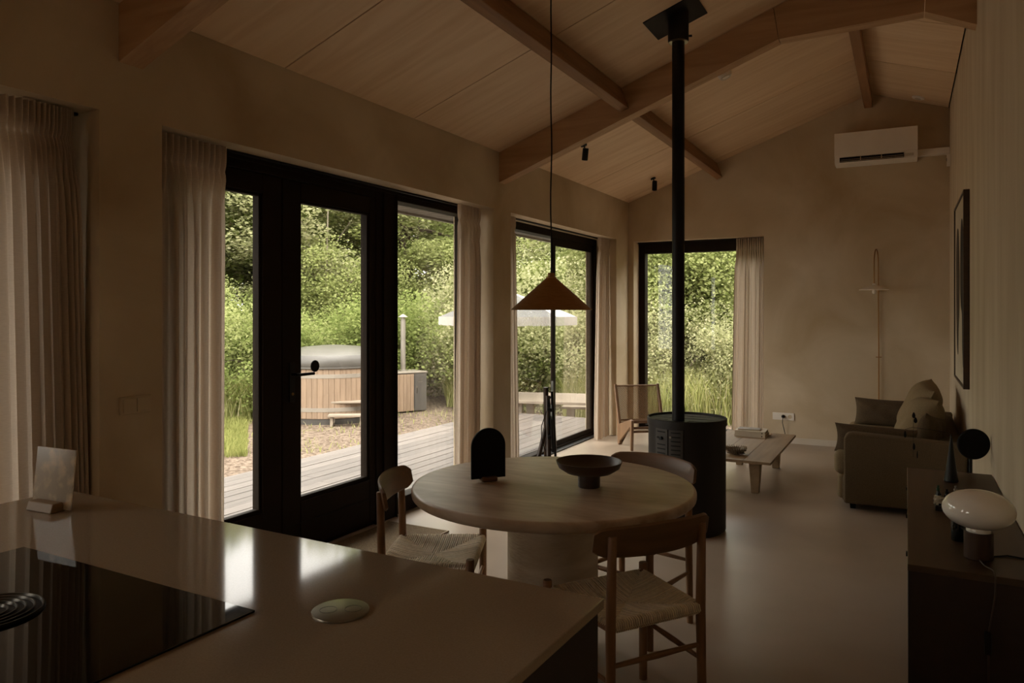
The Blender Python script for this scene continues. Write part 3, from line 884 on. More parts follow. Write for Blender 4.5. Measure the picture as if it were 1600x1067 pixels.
# ------------------------------------------------------------ television on an easel stand
vdir = Vector((-.4195, .909, 0)).normalized(); nrm = Vector((.909, .4195, 0)).normalized()
ez = thing('television_stand', 'dark three-legged easel stand behind the television by the sliding window', 'stand', (-2.52, 5.47, 0), math.atan2(nrm.y, nrm.x))
# local +X = screen side, local Y along the screen
G().tube([(-.06, .16, 0), (-.062, .05, .50), (-.066, .02, .885)], .02, 10).obj('leg', mt['walnut'], ez)
G().tube([(-.03, -.18, 0), (-.045, -.03, .44), (-.05, .0, .82)], .02, 10).obj('leg', mt['walnut'], ez)
G().tube([(-.30, .0, 0), (-.12, .0, .34), (-.07, .01, .55)], .018, 10).obj('leg', mt['walnut'], ez)
for z in (.50, .72):
    G().box(-.05, -.012, -.12, .12, z - .012, z + .012).obj('bracket', mt['black'], ez, bevel=.002, seg=1)
tv = thing('television', 'thin dark television on its easel, seen from the side', 'television', (-2.52, 5.47, 0), math.atan2(nrm.y, nrm.x))
mx = Matrix.Rotation(math.radians(-3.0), 4, 'Y')
mxx = Matrix.Translation((.008, 0, .36)) @ mx
G().box(-.003, .014, -.43, .43, 0, .54, mxx).obj('screen_panel', mt['black'], tv, bevel=.002, seg=1)
G().box(-.022, -.003, -.22, .22, .04, .30, mxx).obj('rear_housing', mt['black'], tv, bevel=.006)
G().tube([(-.02, -.1, .83), (-.05, -.1, .78), (-.03, -.1, .70), (-.045, -.1, .62), (-.02, -.1, .55)], .004, 8).obj('cable', mt['black'], tv)
G().tube([(-.06, -.05, .70), (-.10, -.05, .58), (-.10, -.05, .48), (-.075, -.05, .40), (-.05, -.02, .36)], .0035, 8).obj('cable', mt['black'], tv)

# ------------------------------------------------------------ lounge chair with cane back
lc = thing('lounge_chair', 'low teak lounge chair with a woven cane back in the window corner', 'chair', (-2.535, 7.985, 0), math.radians(-52) + PI / 2)
# local: -Y is the front, X across
def side(s):
    x0, x1 = (s * .255 - .016, s * .255 + .016)
    o = []
    # back upright running down to the rear foot
    up = [(.17, .02), (.20, .0), (.24, .0), (.255, .03), (.24, .25), (.375, .66), (.35, .672), (.315, .66), (.17, .235)]
    G().prism([(.168, .03), (.195, .0), (.225, .0), (.245, .03), (.262, .25), (.382, .655), (.352, .668), (.205, .275), (.168, .19)], 'x', x0, x1).obj('back_upright', mt['teak_v'], lc, bevel=.004, seg=1)
    G().prism([(.19, .005), (.215, .02), (-.215, .275), (-.225, .325), (-.19, .337), (.2, .235), (.215, .19)], 'x', x0 + .002, x1 - .002).obj('side_arm', mt['teak_v'], lc, bevel=.004, seg=1)
    G().prism([(-.215, .0), (-.19, .0), (-.185, .325), (-.232, .33)], 'x', x0, x1).obj('leg', mt['teak_v'], lc, bevel=.004, seg=1)
side(-1); side(1)
def lerp2(a, b, t): return (a[0] + (b[0] - a[0]) * t, a[1] + (b[1] - a[1]) * t)
B0, B1 = (.232, .262), (.362, .655)     # back plane (y,z) bottom, top
for t in (.0, .955):
    p = lerp2(B0, B1, t); q = lerp2(B0, B1, t + .045)
    G().prism([(p[0] - .012, p[1]), (q[0] - .012, q[1]), (q[0] + .012, q[1]), (p[0] + .012, p[1])], 'x', -.239, .239).obj('back_rail', mt['teak_v'], lc, bevel=.003, seg=1)
g = G()
nx_, nz_ = 34, 26
for i in range(nx_ + 1):
    x = -.235 + .47 * i / nx_
    a, c = lerp2(B0, B1, .04), lerp2(B0, B1, .96)
    for k in (-.0019, .0019):
        g.tube([(x + k, a[0], a[1]), (x + k, c[0], c[1])], .0011, 4)
for j in range(nz_ + 1):
    p = lerp2(B0, B1, .05 + .9 * j / nz_)
    for k in (-.0019, .0019):
        g.tube([(-.237, p[0], p[1] + k), (.237, p[0], p[1] + k)], .0011, 4)
for j in range(-nz_, nx_ + 1, 2):
    for sg in (1, -1):
        pts = []
        for e in (0, nz_):
            i = j + e if sg > 0 else j + nz_ - e
            pts.append((i, e))
        (i0, e0), (i1, e1) = pts
        lo_, hi_ = 0, 1
        ts = []
        for bound in (0, nx_):
            if i1 != i0: ts.append((bound - i0) / (i1 - i0))
        t0, t1 = max(0, min(ts)), min(1, max(ts))
        if t1 - t0 < .05: continue
        def P3(t):
            i = i0 + (i1 - i0) * t; e = e0 + (e1 - e0) * t
            p = lerp2(B0, B1, .05 + .9 * e / nz_)
            return (-.235 + .47 * i / nx_, p[0] - .001, p[1])
        g.tube([P3(t0), P3(t1)], .0013, 4)
cb = g.obj('cane_back', mt['cane'], lc, smooth=0)
# seat frame with cane
for yy, zz in ((-.20, .318), (-.06, .292), (.08, .266), (.21, .243)):
    G().box(-.239, .239, yy - .013, yy + .013, zz - .011, zz + .011).obj('seat_rail', mt['teak'], lc, bevel=.003, seg=1)
g = G()
for i in range(24):
    x = -.225 + .45 * i / 23
    g.tube([(x, -.205, .331), (x, .21, .256)], .0022, 4)
for j in range(20):
    t = j / 19
    g.tube([(-.235, -.2 + .405 * t, .332 - .074 * t), (.235, -.2 + .405 * t, .332 - .074 * t)], .0022, 4)
g.obj('cane_seat', mt['cane'], lc, smooth=0)
for zz, yy in ((.245, -.2), (.205, -.2)):
    G().box(-.239, .239, yy - .011, yy + .011, zz - .012, zz + .012).obj('stretcher', mt['teak'], lc, bevel=.003, seg=1)

# ------------------------------------------------------------ coffee table, books, bowl
ct = thing('coffee_table', 'low pale wooden coffee table in front of the sofa', 'table', (-1.275, 6.93, 0))
for k in range(3):
    G().box(-.325 + k * .2167, -.325 + (k + 1) * .2167 - .0012, -.76, .76, .278, .30).obj('board', mt['lowtable'], ct, bevel=.0015, seg=1)
for sx_, sy_ in ((1, 1), (1, -1), (-1, 1), (-1, -1)):
    G().taper(sx_ * .17, sy_ * .56 + (.02 if sy_ < 0 else 0), 0, .278, .03, .048).obj('leg', mt['lowtable'], ct, bevel=.003, seg=1)
def book(label, z, w, d, h, x, y, rz, dot):
    t = thing('book', label, 'book', (x, y, z), rz, 'books on the coffee table')
    G().box(-w / 2 + .004, w / 2 - .003, -d / 2, d / 2 - .004, .003, h - .003).obj('pages', mt['pages'], t, smooth=0)
    g = G()
    g.box(-w / 2, w / 2, -d / 2, d / 2, 0, .003); g.box(-w / 2, w / 2, -d / 2, d / 2, h - .003, h)
    g.box(-w / 2, w / 2, -d / 2 - .003, -d / 2, 0, h)
    g.obj('cover', mt['paper'], t, smooth=0)
    if dot:
        gg = G().lathe([(.006, 0), (.006, .0006), (0, .0006)], 16); gg.v = [(w * .40 + a, -d / 2 - .003 - c_, h / 2 + b_) for a, b_, c_ in gg.v]
        gg.obj('spine_mark', mt['stove'], t, smooth=0)
    return t
book('pale hardback lying lowest in the book pile, dark dot on its spine', .30, .285, .235, .026, -1.325, 7.47, math.radians(-1), True)
book('pale hardback second in the pile, lying on the lowest book', .326, .28, .23, .03, -1.327, 7.468, math.radians(1.5), True)
bk = thing('magazine', 'slim grey booklet on top of the book pile', 'booklet', (-1.345, 7.46, .356), math.radians(3))
G().box(-.1, .1, -.07, .07, 0, .010).obj('pages', mt['pages'], bk, bevel=.001, seg=1)
G().box(-.101, .101, -.071, .071, .010, .0115).obj('cover', mt['hoop'], bk, smooth=0)

ub = thing('spiky_bowl', 'small spiky bronze bowl at the near end of the coffee table', 'bowl', (-1.268, 6.41, .30))
prof = [(0, .001), (.025, .0), (.05, .012), (.068, .034), (.074, .05), (.07, .05), (.064, .036), (.046, .018), (.02, .008), (0, .007)]
G().lathe(prof, 40).obj('bowl', mt['urchin'], ub)
g = G()
for r_, z_, n_, tilt in ((.076, .05, 26, .75), (.073, .042, 26, .45), (.066, .031, 24, .15), (.054, .017, 20, -.2)):
    for k in range(n_):
        a = 2 * PI * (k + (.5 if n_ == 26 and z_ < .05 else 0)) / n_
        d_ = Vector((math.cos(a) * math.cos(tilt), math.sin(a) * math.cos(tilt), math.sin(tilt)))
        p = Vector((r_ * .96 * math.cos(a), r_ * .96 * math.sin(a), z_))
        g.tube([p, p + d_ * .024], [.0062, .001], 5)
g.obj('spikes', mt['urchin'], ub)

# ------------------------------------------------------------ sofa and cushions
sf = thing('sofa', 'brown fabric sofa along the right wall, near arm towards the room', 'sofa', (0, 0, 0))
G().box(-.44, .385, 6.27, 8.12, .03, .24).obj('base', mt['sofa'], sf, bevel=.03, seg=3)
G().prism([(-.42, .045), (.385, .045), (.385, .545), (.30, .555), (-.36, .585), (-.40, .575), (-.42, .545)], 'y', 6.165, 6.285).obj('arm', mt['sofa'], sf, bevel=.022, seg=4)
G().prism([(-.42, .045), (.385, .045), (.385, .545), (-.36, .565), (-.40, .555), (-.42, .53)], 'y', 8.09, 8.21).obj('arm', mt['sofa'], sf, bevel=.022, seg=4)
G().box(.19, .385, 6.28, 8.10, .03, .535).obj('back', mt['sofa'], sf, bevel=.04, seg=4)
g = G().box(-.50, .2, 6.29, 8.085, .235, .42); g.obj('seat_cushion', mt['sofa_in'], sf, bevel=.05, seg=5)
G().box(-.475, -.40, 6.29, 8.085, .05, .24).obj('front_skirt', mt['sofa_in'], sf, bevel=.03, seg=4)
for x, y in ((-.36, 6.24), (-.36, 8.13), (.33, 6.24), (.33, 8.13)):
    G().taper(x, y, 0, .05, .018, .022).obj('foot', mt['black'], sf, smooth=0)

def pillow_mesh(name, w, h, t, mat, seed=0, pinch=.07):
    rnd = random.Random(seed)
    ph = [rnd.uniform(0, 6) for _ in range(4)]
    n = 28
    g = G()
    for sg in (1, -1):
        P = []
        for j in range(n + 1):
            v = 2 * j / n - 1
            row = []
            for i in range(n + 1):
                u = 2 * i / n - 1
                x = w / 2 * u * (1 - pinch * (1 - v * v) * abs(u))
                y = h / 2 * v * (1 - pinch * (1 - u * u) * abs(v))
                th_ = t / 2 * (max(0, 1 - u ** 4) ** .62) * (max(0, 1 - v ** 4) ** .62)
                wr = .006 * math.sin(7 * u + 5 * v + ph[0]) * (1 - u * u) * (1 - v * v) + .003 * math.sin(15 * u * v + 9 * u + ph[1]) * (1 - u * u) * (1 - v * v)
                row.append((x, sg * th_ + wr, y))
            P.append(row)
        g.grid(P)
    return g.mesh(name, mat, merge=True, smooth=60)
def pillow(label, w, h, t, mat, loc, rot, seed, cat='cushion', group='sofa cushions'):
    o = link('cushion', pillow_mesh('cushion', w, h, t, mat, seed, .07 if t < .2 else .03), None, loc, rot)
    return tag(o, label, cat, group)
pillow('dark brown lumbar cushion standing against the far arm of the sofa', .55, .27, .13, mt['pillow'], (-.17, 7.90, .535), (math.radians(-12), math.radians(1), math.radians(-2)), 1)
pillow('brown lumbar cushion half hidden behind the near arm of the sofa', .60, .24, .12, mt['pillow'], (-.20, 6.37, .505), (math.radians(14), math.radians(2), math.radians(1)), 2)
pillow('large light brown back cushion nearest the far wall, peak highest', .80, .52, .27, mt['sofa_in'], (.10, 7.45, .625), (math.radians(24), math.radians(-3), PI / 2), 3)
pillow('large light brown back cushion in front of the highest one, with creases', .70, .46, .26, mt['sofa_in'], (.09, 6.88, .59), (math.radians(26), math.radians(4), PI / 2 + .1), 4)
pillow('dark brown cushion in the corner of near arm and sofa back', .38, .34, .13, mt['pillow'], (.155, 6.47, .545), (math.radians(10), math.radians(12), PI / 2 - .35), 5)

# disc floor lamp between sofa and sideboard
fl = thing('floor_lamp', 'slim black lamp with a round disc head beside the sideboard', 'lamp', (.306, 4.685, 0))
G().lathe([(.058, 0), (.058, .012), (.0, .014)], 32).obj('base', mt['black'], fl)
G().tube([(0, 0, .01), (0, 0, .71)], .0085, 12).obj('pole', mt['black'], fl)
gg = G().lathe([(0, -.008), (.078, -.008), (.082, -.004), (.082, .004), (.078, .008), (0, .008)], 48)
gg.v = [(x, z, y) for x, y, z in gg.v]
hd = gg.obj('disc_head', mt['black_matt'], fl); hd.location = (.013, -.006, .79); hd.rotation_euler = (0, 0, math.radians(20))

# ------------------------------------------------------------ sideboard and what stands on it
sb = thing('sideboard', 'dark stained wooden sideboard along the right wall', 'sideboard', (0, 0, 0))
G().box(.004, .396, 2.85, 4.62, .622, .645).obj('top', mt['side_top'], sb, bevel=.0015, seg=1)
G().box(.012, .396, 2.862, 4.608, .07, .622).obj('carcass', mt['side_body'], sb, smooth=0)
G().box(.05, .38, 2.92, 4.55, 0, .07).obj('plinth', mt['black_matt'], sb, smooth=0)
for k in range(3):
    y0 = 2.866 + k * .581
    dr = G().box(.006, .013, y0 + .002, y0 + .577, .075, .618).obj('door', mt['side_body'], sb, smooth=0)
    G().box(-.001, .006, y0 + .28, y0 + .30, .585, .60).obj('pull', mt['black'], dr, smooth=0)
G().box(.014, .394, 2.8535, 2.862, .072, .6215).obj('end_panel', mt['side_body'], sb, smooth=0)

ml = thing('table_lamp', 'mushroom table lamp with an oval opal glass shade on the sideboard', 'lamp', (.222, 3.04, .645))
prof = []
for k in range(33):
    a = -PI / 2 + PI * k / 32
    prof.append((max(.0001, .1115 * math.cos(a) ** .92 if math.cos(a) > 0 else .0001), .168 + .066 * math.sin(a)))
prof[0] = (.035, prof[0][1])
G().lathe(prof, 64).obj('shade', mt['opal'], ml)
G().lathe([(.038, .091), (.038, .102), (.034, .108)], 36).obj('neck', mt['opal'], ml)
G().lathe([(.043, 0), (.0445, .002), (.0445, .090), (.043, .092), (0, .092)], 48).obj('base', mt['lampbase'], ml)
cp = [(.0, -.042, .006), (.01, -.10, .004), (.03, -.135, .004), (.032, -.18, .006), (.032, -.203, -.006), (.03, -.207, -.06), (.02, -.208, -.13), (.012, -.208, -.18)]
G().tube(cp, .0028, 8).obj('cord', mt['walnut'], ml)
G().box(.0, .02, -.217, -.201, -.25, -.175).obj('cord_switch', mt['black'], ml, bevel=.005)
G().tube([(.012, -.208, -.25), (.012, -.208, -.4), (.014, -.215, -.62), (.02, -.3, -.642), (.1, -.45, -.642)], .0028, 8).obj('cord', mt['walnut'], ml)

dj = thing('dark_jar', 'small dark cylindrical jar behind the mushroom lamp', 'jar', (.172, 3.235, .645))
G().lathe([(.0, 0), (.022, 0), (.024, .004), (.024, .085), (.02, .092), (.02, .095)], 32).obj('body', mt['jar'], dj)
G().lathe([(.021, .095), (.021, .112), (0, .113)], 32).obj('lid', mt['black'], dj)
G().tube([(.04, .02, .0035), (.09, .06, .0035), (.13, .05, .0035), (.165, .035, .0035)], .003, 8).obj('cord', mt['black'], ml)

bk = thing('woven_basket', 'tiny woven basket of small bottles on the sideboard', 'basket', (.155, 3.70, .645))
G().box(-.045, .045, -.03, .03, 0, .02).obj('bottom', mt['black'], bk, bevel=.002, seg=1)
g = G()
for k in range(4):
    z = .024 + k * .009
    for i in range(10):
        a = (i + (k % 2) * .5) / 10 * 2 * PI
        x, y = .046 * math.cos(a), .031 * math.sin(a)
        g.box(x - .005, x + .005, y - .004, y + .004, z, z + .007)
g.obj('weave', mt['mat_cream'], bk, smooth=0)
def bottle(label, x, y, h, cap):
    t = thing('bottle', label, 'bottle', (x, y, .665), 0, 'small bottles in the basket')
    G().lathe([(0, 0), (.010, 0), (.0115, .003), (.0115, h * .55), (.006, h * .68), (.006, h * .74)], 20).obj('glass', mt['jar'], t)
    G().lathe([(.0118, h * .12), (.0118, h * .5)], 20).obj('paper_label', mt['mat_cream'], t, normals=False)
    G().lathe([(.0075, h * .73), (.0075, h * .86), (.004, h * .88), (.0045, h), (0, h * 1.01)], 16).obj('cap', cap, t)
bottle('small bottle with a green cap and pale label in the basket', .122, 3.70, .085, mt['green'])
bottle('small dark capped bottle in the middle of the basket', .155, 3.705, .07, mt['black'])
bottle('small bottle with a pale cap at the wall end of the basket', .187, 3.70, .09, mt['hoop'])

sm = thing('stabile', 'small dark standing mobile with a cone foot and leaf pendants on the sideboard', 'sculpture', (.2, 4.345, .645))
G().lathe([(.031, 0), (.033, .003), (.026, .045), (.012, .15), (.004, .235), (0, .238)], 32).obj('cone', mt['stab'], sm)
W0, W1 = Vector((-.168, -.02, .262)), Vector((.03, .01, .236))
G().tube([W0, W0.lerp(W1, .5) + Vector((0, 0, .002)), W1], .0011, 6).obj('wire', mt['black'], sm)
def leafshape(cx, cz, w_, h_, y=-.02, rz=0):
    n = 14
    pts = [(cx + w_ / 2 * math.sin(2 * PI * k / n) * (1 - .3 * math.cos(2 * PI * k / n)), cz + h_ / 2 * math.cos(2 * PI * k / n)) for k in range(n)]
    G().prism(pts, 'y', y - .0008, y + .0008).obj('pendant', mt['black_matt'], sm, smooth=0)
leafshape(-.166, .325, .015, .03); leafshape(-.158, .30, .016, .03); leafshape(-.205, .225, .012, .035); leafshape(-.165, .165, .012, .035); leafshape(-.15, .125, .006, .04)
G().tube([(-.168, -.02, .335), (-.168, -.02, .11)], .0008, 6).obj('thread', mt['black'], sm)
G().tube([(-.205, -.02, .25), (-.168, -.02, .264)], .0008, 6).obj('thread', mt['black'], sm)

# ------------------------------------------------------------ kitchen island
IA = Vector((-.539, 1.413, 0)); IR = math.radians(-1.35)
cabn = thing('kitchen_island', 'dark kitchen island cabinet under the stone worktop', 'cabinet', IA, IR)
G().box(-1.86, -.018, -1.06, -.03, .09, .899).obj('carcass', mt['cab'], cabn, smooth=0)
G().box(-1.82, -.06, -1.02, -.08, 0, .09).obj('plinth', mt['black_matt'], cabn, smooth=0)
G().box(-.018, -.006, -1.07, -.02, .005, .899).obj('end_panel', mt['cab'], cabn, smooth=0)
for k in range(3):
    d = G().box(-1.85 + k * .613, -1.85 + (k + 1) * .613 - .004, -.03, -.012, .095, .895).obj('door', mt['cab'], cabn, smooth=0)
    G().box(-1.85 + k * .613 + .25, -1.85 + k * .613 + .36, -.012, -.004, .87, .88).obj('pull', mt['black'], d, smooth=0)
wt = G().box(-1.875, 0, -1.09, 0, .900, .920).obj('worktop', mt['quartz'], bevel=.0025, seg=2)
wt.location = IA; wt.rotation_euler = (0, 0, IR)
tag(wt, 'polished brown quartz worktop of the kitchen island', 'worktop')

hb = thing('cooktop', 'black glass induction cooktop set on the worktop', 'cooktop', (-1.109, 1.032, .92), math.radians(-1.0))
G().box(-.80, 0, -.52, 0, .0002, .005).obj('glass_plate', mt['ceramic'], hb, bevel=.0012, seg=2)
ex = thing('extractor_grille', 'round ringed extractor grille in the black cooktop', 'extractor', (-1.545, .777, .925), 0)
G().lathe([(0, .0002), (.093, .0002), (.097, .0035), (.097, .0005), (.093, .0)], 64).obj('well', mt['black'], ex)
for k in range(6):
    r_ = .018 + k * .0145
    rg_ = G().lathe([(r_, .001), (r_ + .0022, .006), (r_ + .0042, .006), (r_ + .0030, .001)], 72, closed=True).obj('ring', mt['ring'], ex)
G().lathe([(0, .009), (.006, .008), (.008, .004), (.008, .001)], 24).obj('centre_knob', mt['steel'], ex)

sd_ = thing('steel_disc', 'round brushed steel pop-up socket cover on the worktop', 'socket cover', (-.966, 1.112, .92), math.radians(20))
G().lathe([(0, .0052), (.051, .0052), (.0545, .0042), (.055, .003), (.055, .0005), (0, .0005)], 64).obj('cover', mt['steel'], sd_)
for x in (-.022, .024):
    G().lathe([(.0157, .0050), (.016, .0056), (.0165, .0056), (.0168, .0050)], 40, (x, .006 * (1 if x > 0 else -1)), closed=True).obj('engraved_ring', mt['ring'], sd_)

ch = thing('card_stand', 'clear acrylic card upright in a small wooden block on the worktop', 'card holder', (-2.222, 1.28, .92), math.radians(4))
G().prism([(-.026, 0), (.02, 0), (.012, .026), (-.018, .026)], 'x', -.055, .055).obj('wooden_block', mt['lowtable'], ch, bevel=.002, seg=1)
G().box(-.085, .085, -.002, .002, 0.004, .176, Matrix.Translation((0, .014, 0)) @ Matrix.Rotation(math.radians(-6), 4, 'X')).obj('card_sheet', mt['acrylic'], ch, smooth=0)

# door mat
rg = thing('door_mat', 'brown sisal mat on the floor inside the garden door', 'mat', (0, 0, 0))
G().box(-3.25, -2.76, 2.75, 4.25, .0005, .009).obj('sisal', mt['rug'], rg, smooth=0)
g = G(); g.box(-3.262, -3.25, 2.738, 4.262, .0005, .011); g.box(-2.76, -2.748, 2.738, 4.262, .0005, .011); g.box(-3.25, -2.76, 4.25, 4.262, .0005, .011); g.box(-3.25, -2.76, 2.738, 2.75, .0005, .011)
g.obj('border', mt['rug_edge'], rg, smooth=0)

# ------------------------------------------------------------ outside: ground, deck
gr = G().grid([[(-60 + 6 * i, -20 + 6 * j, GROUND) for i in range(16)] for j in range(16)]).obj('ground', mt['gravel'], smooth=0)
tag(gr, kind='structure', label='ground of wood chips and thin grass behind the deck')
dk = struct('deck', 'grey wooden terrace boards along the glazed wall')
pw_ = .146
x = -3.50
k = 0
pm = {}
while x - pw_ > -5.56:
    cuts = [.6, 3.1 + (k * 1.7) % 3.3, 6.9 + (k * 1.3) % 2.2, 9.95]
    for a, c in zip(cuts[:-1], cuts[1:]):
        G().box(x - pw_ + .007, x - .001, a, c - .004, -.06, -.03 + random.uniform(-.0015, .0015)).obj('plank', mt['deck'], dk, bevel=.0015, seg=1)
    x -= pw_; k += 1
G().box(-5.5, -3.5, .6, 9.9, -.2, -.066).obj('joists', mt['gap'], dk, smooth=0)
G().box(x - .03, x - .001, .6, 9.95, GROUND, -.034).obj('edge_board', mt['deck'], dk, smooth=0)
G().box(-5.5, -3.5, 9.95, 9.98, GROUND, -.034).obj('edge_board', mt['deck'], dk, smooth=0)

# ------------------------------------------------------------ hot tub, steps, heater
TBX, TBY = -9.42, 10.62
tb = thing('hot_tub', 'round cedar hot tub with a domed grey lid in the garden', 'hot tub', (TBX, TBY, GROUND))
NS = 66; TR = 1.0
sw_ = 2 * PI * TR / NS * .5 - .0005
stv = G().box(-.022, .022, -sw_, sw_, .1, .96).mesh('stave', mt['cedar'], bevel=.004, seg=1)
for k in range(NS):
    a = 2 * PI * k / NS
    link('stave', stv, tb, (TR * math.cos(a), TR * math.sin(a), 0), (0, 0, a))
G().lathe([(TR - .02, 0), (TR - .02, .96), (0, .96)], 64).obj('liner', mt['gap'], tb)
G().lathe([(TR + .01, .0), (TR + .01, .11), (0, .11)], 64).obj('base_ring', mt['heater'], tb)
for z in (.22, .80):
    G().lathe([(TR + .02, z), (TR + .028, z), (TR + .028, z + .07), (TR + .02, z + .07)], 72, closed=True).obj('hoop', mt['hoop'], tb)
G().lathe([(TR + .04, .955), (TR + .05, .965), (TR + .05, .985), (TR + .035, .99), (TR + .045, 1.01), (TR + .04, 1.12), (TR, 1.19), (TR * .8, 1.25), (TR * .5, 1.305), (TR * .2, 1.33), (0, 1.335)], 72).obj('lid', mt['lid'], tb)
A = math.atan2(-10.62, 9.42)
hx, hy = math.cos(A + .55), math.sin(A + .55)
G().box(-.012, .012, -.02, .02, .42, .7, Matrix.Translation((hx * 1.04, hy * 1.04, 0)) @ Matrix.Rotation(A + .55, 4, 'Z')).obj('drain_handle', mt['black'], tb, bevel=.004, seg=1)

stp = thing('wooden_steps', 'two-tread wooden steps in front of the hot tub', 'steps', (-8.52, 10.0, GROUND), math.atan2(-9.98, 8.57) + PI / 2 - .12)
# local -Y towards the house
for yy, zz in ((.10, .40), (-.16, .20)):
    G().box(-.31, .31, yy - .10, yy + .10, zz - .035, zz).obj('tread', mt['pine'], stp, bevel=.004, seg=1)
for s in (-1, 1):
    G().box(s * .25 - .025, s * .25 + .025, .02, .11, 0, .365).obj('post', mt['pine'], stp, bevel=.003, seg=1)
    G().box(s * .25 - .025, s * .25 + .025, -.22, -.14, 0, .165).obj('post', mt['pine'], stp, bevel=.003, seg=1)
    G().box(s * .25 - .02, s * .25 + .02, -.26, .16, 0, .04).obj('runner', mt['pine'], stp, bevel=.003, seg=1)

ht = thing('tub_heater', 'wood-clad heater box with a grey door and steel flue beside the hot tub', 'heater', (-8.49, 11.80, GROUND), math.radians(62))
# local -Y face looks to the house
G().box(-.40, .33, -.02, .56, .02, .76).obj('housing', mt['heater'], ht, bevel=.006, seg=1)
for k in range(6):
    x0 = -.40 + k * .0755
    G().box(x0, x0 + .072, -.036, -.02, .03, .745).obj('cladding_board', mt['cedar'], ht, bevel=.003, seg=1)
hdr_ = G().box(.062, .325, -.036, -.02, .03, .745).obj('door', mt['heater'], ht, bevel=.004, seg=1)
G().box(.105, .125, -.05, -.036, .37, .47).obj('latch', mt['black'], hdr_, bevel=.003, seg=1)
G().box(.108, .122, -.044, -.036, .475, .5).obj('keyhole_plate', mt['steel'], hdr_, bevel=.002, seg=1)
g = G()
g.tube([(.16, -.037, .60), (.17, -.037, .645), (.185, -.037, .615), (.20, -.037, .645), (.205, -.037, .60)], .004, 6)
g.tube([(.21, -.037, .63), (.235, -.037, .645), (.24, -.037, .61)], .004, 6)
g.tube([(.14, -.037, .585), (.19, -.037, .578), (.24, -.037, .59)], .003, 6)
g.obj('emblem', mt['steel'], hdr_)
G().box(-.42, .345, -.045, .58, .76, .785).obj('top_sheet', mt['hoop'], ht, bevel=.004, seg=1)
G().lathe([(.085, .785), (.085, .80), (.052, .81)], 28, (-.02, .3)).obj('flue_collar', mt['flue'], ht)
G().tube([(-.02, .3, .785), (-.02, .3, 1.80)], .052, 24).obj('flue', mt['flue'], ht)
G().lathe([(.10, 1.845), (.02, 1.90), (0, 1.905)], 28, (-.02, .3)).lathe([(.045, 1.80), (.045, 1.86)], 20, (-.02, .3)).obj('flue_cap', mt['hoop'], ht)

# ------------------------------------------------------------ parasol, picnic table, bench
pr_ = thing('parasol', 'white fringed garden parasol with grey panels beyond the deck', 'parasol', (-5.72, 10.62, GROUND))
PRr, PRz = 1.12, 1.868
NP = 8
for k in range(NP):
    a0, a1 = 2 * PI * (k + .573) / NP, 2 * PI * (k + 1.573) / NP
    P = []
    for j in range(7):
        t = j / 6
        row = []
        for i in range(5):
            a = a0 + (a1 - a0) * i / 4
            sc_ = math.cos(PI / NP) / math.cos((i / 4 - .5) * 2 * PI / NP)
            r_ = PRr * t * sc_
            row.append((r_ * math.cos(a), r_ * math.sin(a), PRz + .42 * (1 - t) + .05 * t * (1 - t)))
        P.append(row)
    G().grid(P).obj('canopy_panel', mt['canvas'] if k % 2 else mt['canvas_grey'], pr_, smooth=60, normals=False)
    g = G()
    for i in range(40):
        a = a0 + (a1 - a0) * (i + .5) / 40
        sc_ = math.cos(PI / NP) / math.cos(((i + .5) / 40 - .5) * 2 * PI / NP)
        x_, y_ = PRr * sc_ * math.cos(a), PRr * sc_ * math.sin(a)
        g.tube([(x_, y_, PRz + .004), (x_ * 1.003, y_ * 1.003, PRz - .125 - random.uniform(0, .012))], [.012, .009], 5)
    f = g.obj('fringe', mt['canvas'], pr_)
    a = a0
    G().tube([(PRr * math.cos(a), PRr * math.sin(a), PRz - .01), (0, 0, PRz + .39)], .009, 6).obj('rib', mt['pine'], pr_)
G().tube([(0, 0, 0), (0, 0, PRz + .45)], .024, 12).obj('pole', mt['pine'], pr_)
G().lathe([(.1, PRz + .40), (.05, PRz + .44), (0, PRz + .47)], 16).obj('top_cap', mt['canvas'], pr_)
G().lathe([(.24, 0), (.24, .05), (.06, .08), (.04, .25), (0, .25)], 24).obj('base', mt['heater'], pr_)

pt_ = thing('picnic_table', 'grey slatted garden table beyond the end of the deck', 'table', (-4.72, 10.78, GROUND), math.radians(15))
for k in range(7):
    G().box(-.95, .95, -.62 + k * .178, -.62 + k * .178 + .17, .555, .595).obj('slat', mt['pine'], pt_, bevel=.004, seg=1)
for sx_ in (-.7, .7):
    for sy_ in (-.45, .45):
        G().box(sx_ - .06, sx_ + .06, sy_ - .05, sy_ + .05, 0, .555).obj('leg', mt['pine'], pt_, smooth=0)
    G().box(sx_ - .03, sx_ + .03, -.5, .5, .49, .555).obj('crossbar', mt['pine'], pt_, smooth=0)
bn = thing('garden_bench', 'low pale garden bench behind the garden table', 'bench', (-4.7, 11.75, GROUND), math.radians(18))
for k in range(2):
    G().box(-.5, .6, -.19 + k * .195, k * .195 - .005, .315, .355).obj('slat', mt['pine'], bn, bevel=.004, seg=1)
for sx_ in (-.36, .4):
    G().box(sx_ - .06, sx_ + .06, -.15, .15, 0, .315).obj('leg', mt['pine'], bn, smooth=0)

